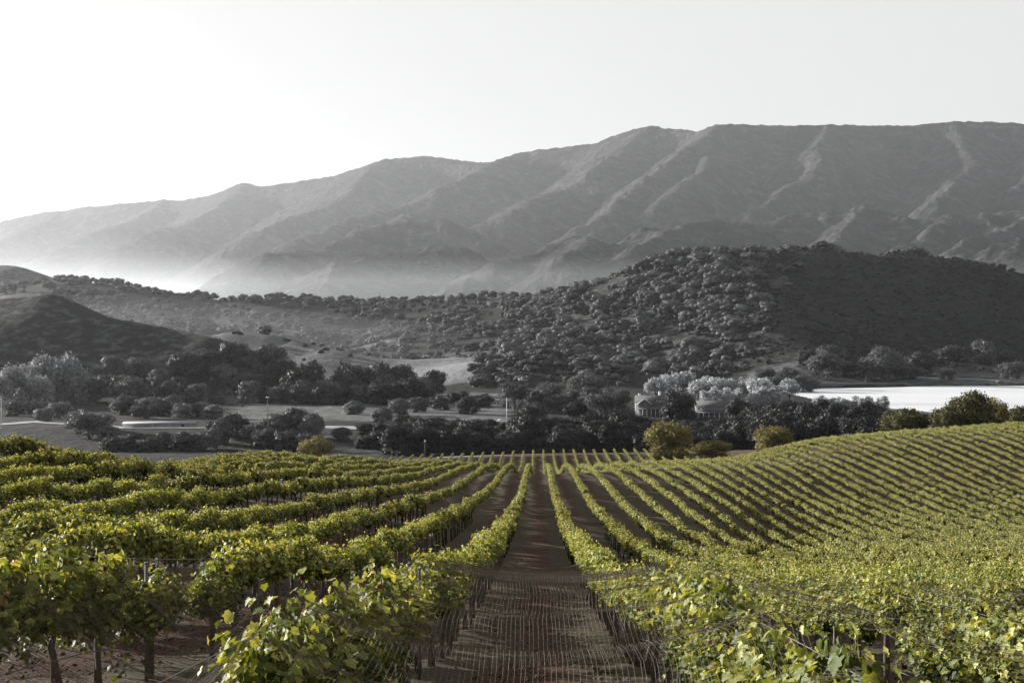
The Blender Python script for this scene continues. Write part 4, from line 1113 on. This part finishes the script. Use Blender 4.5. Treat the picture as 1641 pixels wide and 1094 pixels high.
NEAR, BUSHY, TRUNKS, LEAFMESH = [], [], [], []
for v in range(5):
    r = np.random.default_rng(900 + v)
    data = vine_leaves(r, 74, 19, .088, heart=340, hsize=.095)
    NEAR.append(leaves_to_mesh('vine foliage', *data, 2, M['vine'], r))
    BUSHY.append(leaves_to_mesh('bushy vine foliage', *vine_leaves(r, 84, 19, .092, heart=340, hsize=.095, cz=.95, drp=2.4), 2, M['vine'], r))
    TRUNKS.append(mesh_of(trunk_bits(r), 'vine trunk', M['vinewood']))
for v in range(6):
    r = np.random.default_rng(930 + v)
    me_ = leaves_to_mesh('vine leaf', np.zeros((1, 3)), np.array([[0, 0, 1.]]), np.array([[0, 1., 0]]), np.array([1.0]), 2, M['vine'], r)
    me_.attributes['rnd'].data.foreach_set('value', np.full(15, (.3, .42, .55, .68, .82, .94)[v], np.float32))
    LEAFMESH.append(me_)
STAKE = mesh_of(MB().tube([(.04, .05, -.1), (.04, .05, .8), (.05, .05, 1.40)], [.013, .013, .013], 5), 'vine stake', M['steel'])
ROWX = [-1.5 - 3 * k for k in range(38)] + [1.5 + 3 * k for k in range(40)]
vines = []
r_ = np.random.default_rng(41)
for x in ROWX:
    ystart = 6.9
    for y in np.arange(ystart, 426, 1.6):
        y = y + r_.uniform(-.12, .12); u = x / y
        px = px_of(x, y)
        if px < -160 or px > 1800: continue
        if r_.uniform() < .015 or (-2 < x < -1 and 6.4 < y < 8.0): continue
        if x > 45 and y > 345: continue
        vines.append((x + r_.normal(0, .04), y, px))
V_ = np.array(vines)
VZ = H(V_[:, 0], V_[:, 1])
VS = r_.uniform(.86, 1.06, len(V_)) * np.where(r_.uniform(size=len(V_)) < .08, .82, 1) * (1 + .08 * fbm(V_[:, 0] * 1.7, V_[:, 1] * .12, 301, 2))
VS = VS * np.interp(V_[:, 1], [7, 16, 40], [.90, .93, 1.0])
TOPPY = HY - FPX * (VZ + 1.75 * VS) / V_[:, 1]
inview = (V_[:, 2] > -60) & (V_[:, 2] < 1700) & (TOPPY < 1110)
order = [i for i in np.argsort(V_[:, 1]) if inview[i]][:292]
single = set(order)
ORD = ['first', 'second', 'third', 'fourth', 'fifth', 'sixth', 'seventh', 'eighth', 'ninth', 'tenth', 'eleventh', 'twelfth', 'thirteenth', 'fourteenth', 'fifteenth', 'sixteenth']
rowcount = {}
for rank, i in enumerate(order):
    x, y, px = V_[i]; z = VZ[i]
    k = int(round((abs(x) - 1.5) / 3)); side = 'left' if x < 0 else 'right'
    rowcount[(side, k)] = n_ = rowcount.get((side, k), 0) + 1
    lab = 'leafy grapevine in the %s row %s of the central aisle, %s from the camera' % (ORD[k], side, nth(n_))
    s = VS[i]
    o = empty('grapevine', (x, y, z), (0 if r_.uniform() < .5 else math.pi) + r_.normal(0, .05), (r_.uniform(.95, 1.15), 1.0, s))
    tag(o, lab, 'grapevine', 'grapevines in the %s row %s of the aisle' % (ORD[k], side))
    v = int(r_.integers(5))
    link('trunk', TRUNKS[v], o); link('stake', STAKE, o)
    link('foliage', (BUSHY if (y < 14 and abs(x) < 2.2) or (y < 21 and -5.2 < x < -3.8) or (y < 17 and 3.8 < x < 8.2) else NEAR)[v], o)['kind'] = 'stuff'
    if rank < 26:
        rr = np.random.default_rng(4000 + i)
        P, N, T, Z = vine_leaves(rr, 16, 9, .09, heart=0)
        far_ = np.argsort(-(np.abs(P[:, 0]) + .8 * P[:, 2]))[:(110 if rank < 12 else 60)]
        for q in far_:
            A = np.cross(T[q], N[q])
            mt = Matrix((A, T[q], N[q])).transposed().to_4x4()
            mt.translation = Vector(P[q] + N[q] * .04)
            lo = bpy.data.objects.new('leaf', LEAFMESH[int(np.clip(rr.normal(1.8, 1.3), 0, 5))])
            lo.parent = o; lo.matrix_local = mt @ Matrix.Scale(Z[q], 4)
            COL.objects.link(lo)

def bulk(detail, shoots, per, size, seed, n=5, trunk=False, mat='vine_far'):
    out = []
    for v in range(n):
        r = np.random.default_rng(seed + v)
        ex = None
        if trunk:
            mb = trunk_bits(r); ex = (np.concatenate(mb.V), np.concatenate(mb.Q))
        out.append(leaves_to_mesh('vine foliage', *vine_leaves(r, shoots, per, size), detail, M[mat], r, ex))
    return out
rest = np.array([i for i in range(len(V_)) if i not in single])
for nm, lo_, hi_, var in (('vine_rows', 0, 95, bulk(1, 42, 15, .15, 950, trunk=True)), ('distant_vine_rows', 95, 1e9, bulk(0, 34, 12, .19, 970))):
    I = rest[(V_[rest, 1] >= lo_) & (V_[rest, 1] < hi_)]
    sc = np.stack([np.random.default_rng(1).uniform(.95, 1.2, len(I)) * (1 if lo_ == 0 else .85), np.full(len(I), 1.02), VS[I]], 1)
    scatter(nm, np.stack([V_[I, 0], V_[I, 1], VZ[I]], 1), np.where(np.random.default_rng(2).uniform(size=len(I)) < .5, 0, math.pi) + np.random.default_rng(3).normal(0, .05, len(I)), sc,
            np.random.default_rng(4).integers(0, 5, len(I)), var)

# trellis: steel posts and wires of the near rows
POST = mesh_of(MB().box((0, 0, .65), (.032, .032, 1.5)).box((0, 0, 1.405), (.042, .042, .012)), 'trellis post', M['steel'])
for k in range(-4, 4):
    x = -1.5 - 3 * (-k - 1) if k < 0 else 1.5 + 3 * k
    sd = 'left' if x < 0 else 'right'; n_ = ORD[int((abs(x) - 1.5) / 3 + .5)]
    for j, y in enumerate(np.arange(15.0 + (k % 3) * 1.1, 48, 6.4)):
        if not (-30 < px_of(x, y) < 1670): continue
        o = link('trellis_post', POST, None, (x + .06, y, Hs(x, y)))
        tag(o, 'steel trellis post in the %s vine row %s of the aisle, %s from the camera' % (n_, sd, nth(j + 1)), 'post', 'trellis posts in the near vine rows')
    yy = np.arange(3.0, 70, 1.0)
    mb_ = MB()
    for hz in (.5, 1.12, 1.45):
        mb_.tube(np.stack([np.full(len(yy), x + .02), yy, H(np.full(len(yy), x), yy) + hz], 1),   .0028 if hz != .5 else .006, 4, False)
    o = link('trellis_wires', mesh_of(mb_, 'trellis wires', M['wire']))
    tag(o, 'trellis wires and drip line along the %s vine row %s of the aisle' % (n_, sd), 'wire')

# ------------------------------------------------------------------ bird nets drawn over the near rows
def net(x0, x1, y0, y1, sag, label, seed, cell=.034, rad=.00075, hoff=1.52, lift=0.0, folds=()):
    r = np.random.default_rng(seed)
    nx, ny = max(3, int(abs(x1 - x0) / cell)), int((y1 - y0) / cell)
    def zz(x, y):
        t = np.abs(np.mod(x - 1.5, 3.0) / 3.0 * 2 - 1)                  # 1 over the vines, 0 in mid aisle
        za = G_top(x, y) - VH + hoff + lift
        return za - sag * (1 - t ** 2) + .12 * fbm(x * .5 + seed, y * .7, seed, 3) + .04 * np.sin(y * 2.3 + 3 * fbm(x * .5, y * .3, seed + 3, 2))
    mb = MB()
    st = .22
    ylist = np.arange(y0, y1 + st, st); xlist = np.arange(x0, x1 + st, st)
    gx = np.linspace(x0, x1, nx); gy = np.linspace(y0, y1, max(3, ny // 2))
    for x in gx:
        x = x + r.normal(0, .004)
        w = x + .008 * np.sin(ylist * 3.1 + seed + r.normal(0, .2)) + .04 * fbm(ylist * .7, np.full(len(ylist), x * .6), seed + 5, 2)
        mb.tube(np.stack([w, ylist, zz(w, ylist)], 1), rad, 3, False)
    for y in gy:
        w = y + .10 * np.sin(xlist * 1.3 + seed + y * .2) + .22 * fbm(xlist * .6, np.full(len(xlist), y * .25), seed + 9, 2)
        mb.tube(np.stack([xlist, w, zz(xlist, w)], 1), rad, 3, False)
    for fy, fw, n in folds:                                            # gathered folds: many strands bunched together
        for q in range(n):
            o_ = r.normal(0, fw); zo = r.normal(.03, fw * .6)
            w = fy + o_ + .12 * np.sin(xlist * .9 + fy) + .06 * fbm(xlist * 1.5, np.full(len(xlist), q * 3.3), seed + 11, 2)
            mb.tube(np.stack([xlist, w, zz(xlist, w) + zo + .015 * np.sin(xlist * 9 + q)], 1), rad * 1.25, 3, False)
    o = link('bird_net', mesh_of(mb, 'bird net', M['net']))
    return tag(o, label, 'net', 'bird nets over the near rows')
net(-1.5, 1.5, 6.6, 28.0, .26, 'brown bird net sagging across the central aisle between the nearest rows', 1, folds=((8.3, .03, 8), (10.6, .10, 34), (14.2, .06, 14), (19.5, .10, 20), (20.6, .03, 8), (24.2, .16, 30), (27.0, .14, 26)))
net(-4.3, -1.7, 5.5, 19.0, 1.0, 'bunched bird net over the dark aisle at the left foreground', 2, cell=.034, rad=.0013, folds=((8.0, .10, 22), (10.5, .05, 10), (13.0, .12, 26), (16.2, .12, 26)))
net(1.6, 7.6, 7.0, 24.0, .25, 'bird net lying over the leafy rows at the right foreground', 3, cell=.2, hoff=1.66, folds=((9.8, .10, 22), (13.5, .09, 22), (17.0, .1, 18), (22.0, .1, 18)))
net(-13.6, -4.5, 12.0, 26.0, .5, 'bird net over the second and third rows at the left edge', 4, cell=.2, folds=((14.5, .08, 14), (20.0, .08, 14)))
# single net cords crossing the aisles farther off
r_ = np.random.default_rng(8)
for j, y in enumerate(np.sort(26 + 125 * r_.uniform(size=34) ** 1.3)):
    k0 = int(r_.integers(-4, 4)); x0 = -1.5 + 3 * k0; x1 = x0 + 3 * int(r_.integers(1, 3))
    xl = np.linspace(x0, x1, 22); yl = y + r_.uniform(-.6, .6) * np.linspace(-1, 1, 22)
    t = np.abs(np.mod(xl - 1.5, 3.0) / 3.0 * 2 - 1)
    mb_ = MB()
    for q in range(3):
        mb_.tube(np.stack([xl, yl + r_.normal(0, .05), G_top(xl, yl) - VH + 1.5 - .5 * (1 - t ** 2) + r_.normal(0, .04)], 1), .006 + .00008 * y, 3, False)
    o = link('net_cord', mesh_of(mb_, 'net cord', M['net']))
    tag(o, 'thin pale net cord strung across the dirt aisles, %s nearest to the camera' % nth(j + 1), 'cord', 'net cords across the aisles')

# ------------------------------------------------------------------ dry grass tufts and clods on the near aisles
def tuft(seed, n=16):
    r = np.random.default_rng(seed); V, T = [], []
    for k in range(n):
        a = r.uniform(0, 6.28); q = r.uniform(0, .05); b = np.array([q * math.cos(a), q * math.sin(a), 0]); l = r.uniform(.5, 1.2); o = np.array([math.cos(a), math.sin(a), 0]) * r.uniform(.2, .9) * l
        w = np.array([-math.sin(a), math.cos(a), 0]) * .035
        V += [b - w, b + w, b + o + np.array([0, 0, l * r.uniform(.5, 1)])]; T.append([3 * k, 3 * k + 1, 3 * k + 2])
    return mesh('dry grass', np.array(V), np.array(T), M['straw'])
M['straw'] = plain('dry straw', (0.15, 0.12, 0.065), 0.9, 0.4, 3.0)
M['clod'] = plain('soil clod', (0.045, 0.022, 0.012), 0.95, 0.4, 3.0)
r_ = np.random.default_rng(60)
n = 16000
x = r_.uniform(-14, 14, n); y = 7 + 55 * r_.uniform(size=n) ** 1.7
ln = np.abs(np.mod(x + 1.5, 3.0) - 1.5)
keep = r_.uniform(size=n) < np.clip(.15 + .9 * sstep(.35, .8, ln) * sstep(-.3, .3, fbm(x * .8, y * .35, 401, 3)), 0, 1)
x, y = x[keep], y[keep]; hs_ = r_.uniform(.04, .13, (len(x), 1))
scatter('dry_grass', np.stack([x, y, H(x, y) + .03], 1), r_.uniform(0, 6.28, len(x)), np.repeat(hs_, 3, 1) * np.array([[1.3, 1.3, 1]]), r_.integers(0, 4, len(x)), [tuft(700 + k) for k in range(4)])
def clod(seed):
    r = np.random.default_rng(seed)
    return mesh('soil clod', ICOV * r.uniform(.6, 1.25, (12, 1)) * np.array([1, .9, .6]), ICOF, M['clod'])
n = 9000
x = r_.uniform(-8, 8, n); y = 7 + 40 * r_.uniform(size=n) ** 1.6
hs_ = .012 + .04 * r_.uniform(size=(n, 1)) ** 3
scatter('soil_clods', np.stack([x, y, H(x, y) + .02], 1), r_.uniform(0, 6.28, n), np.repeat(hs_, 3, 1), r_.integers(0, 4, n), [clod(720 + k) for k in range(4)])
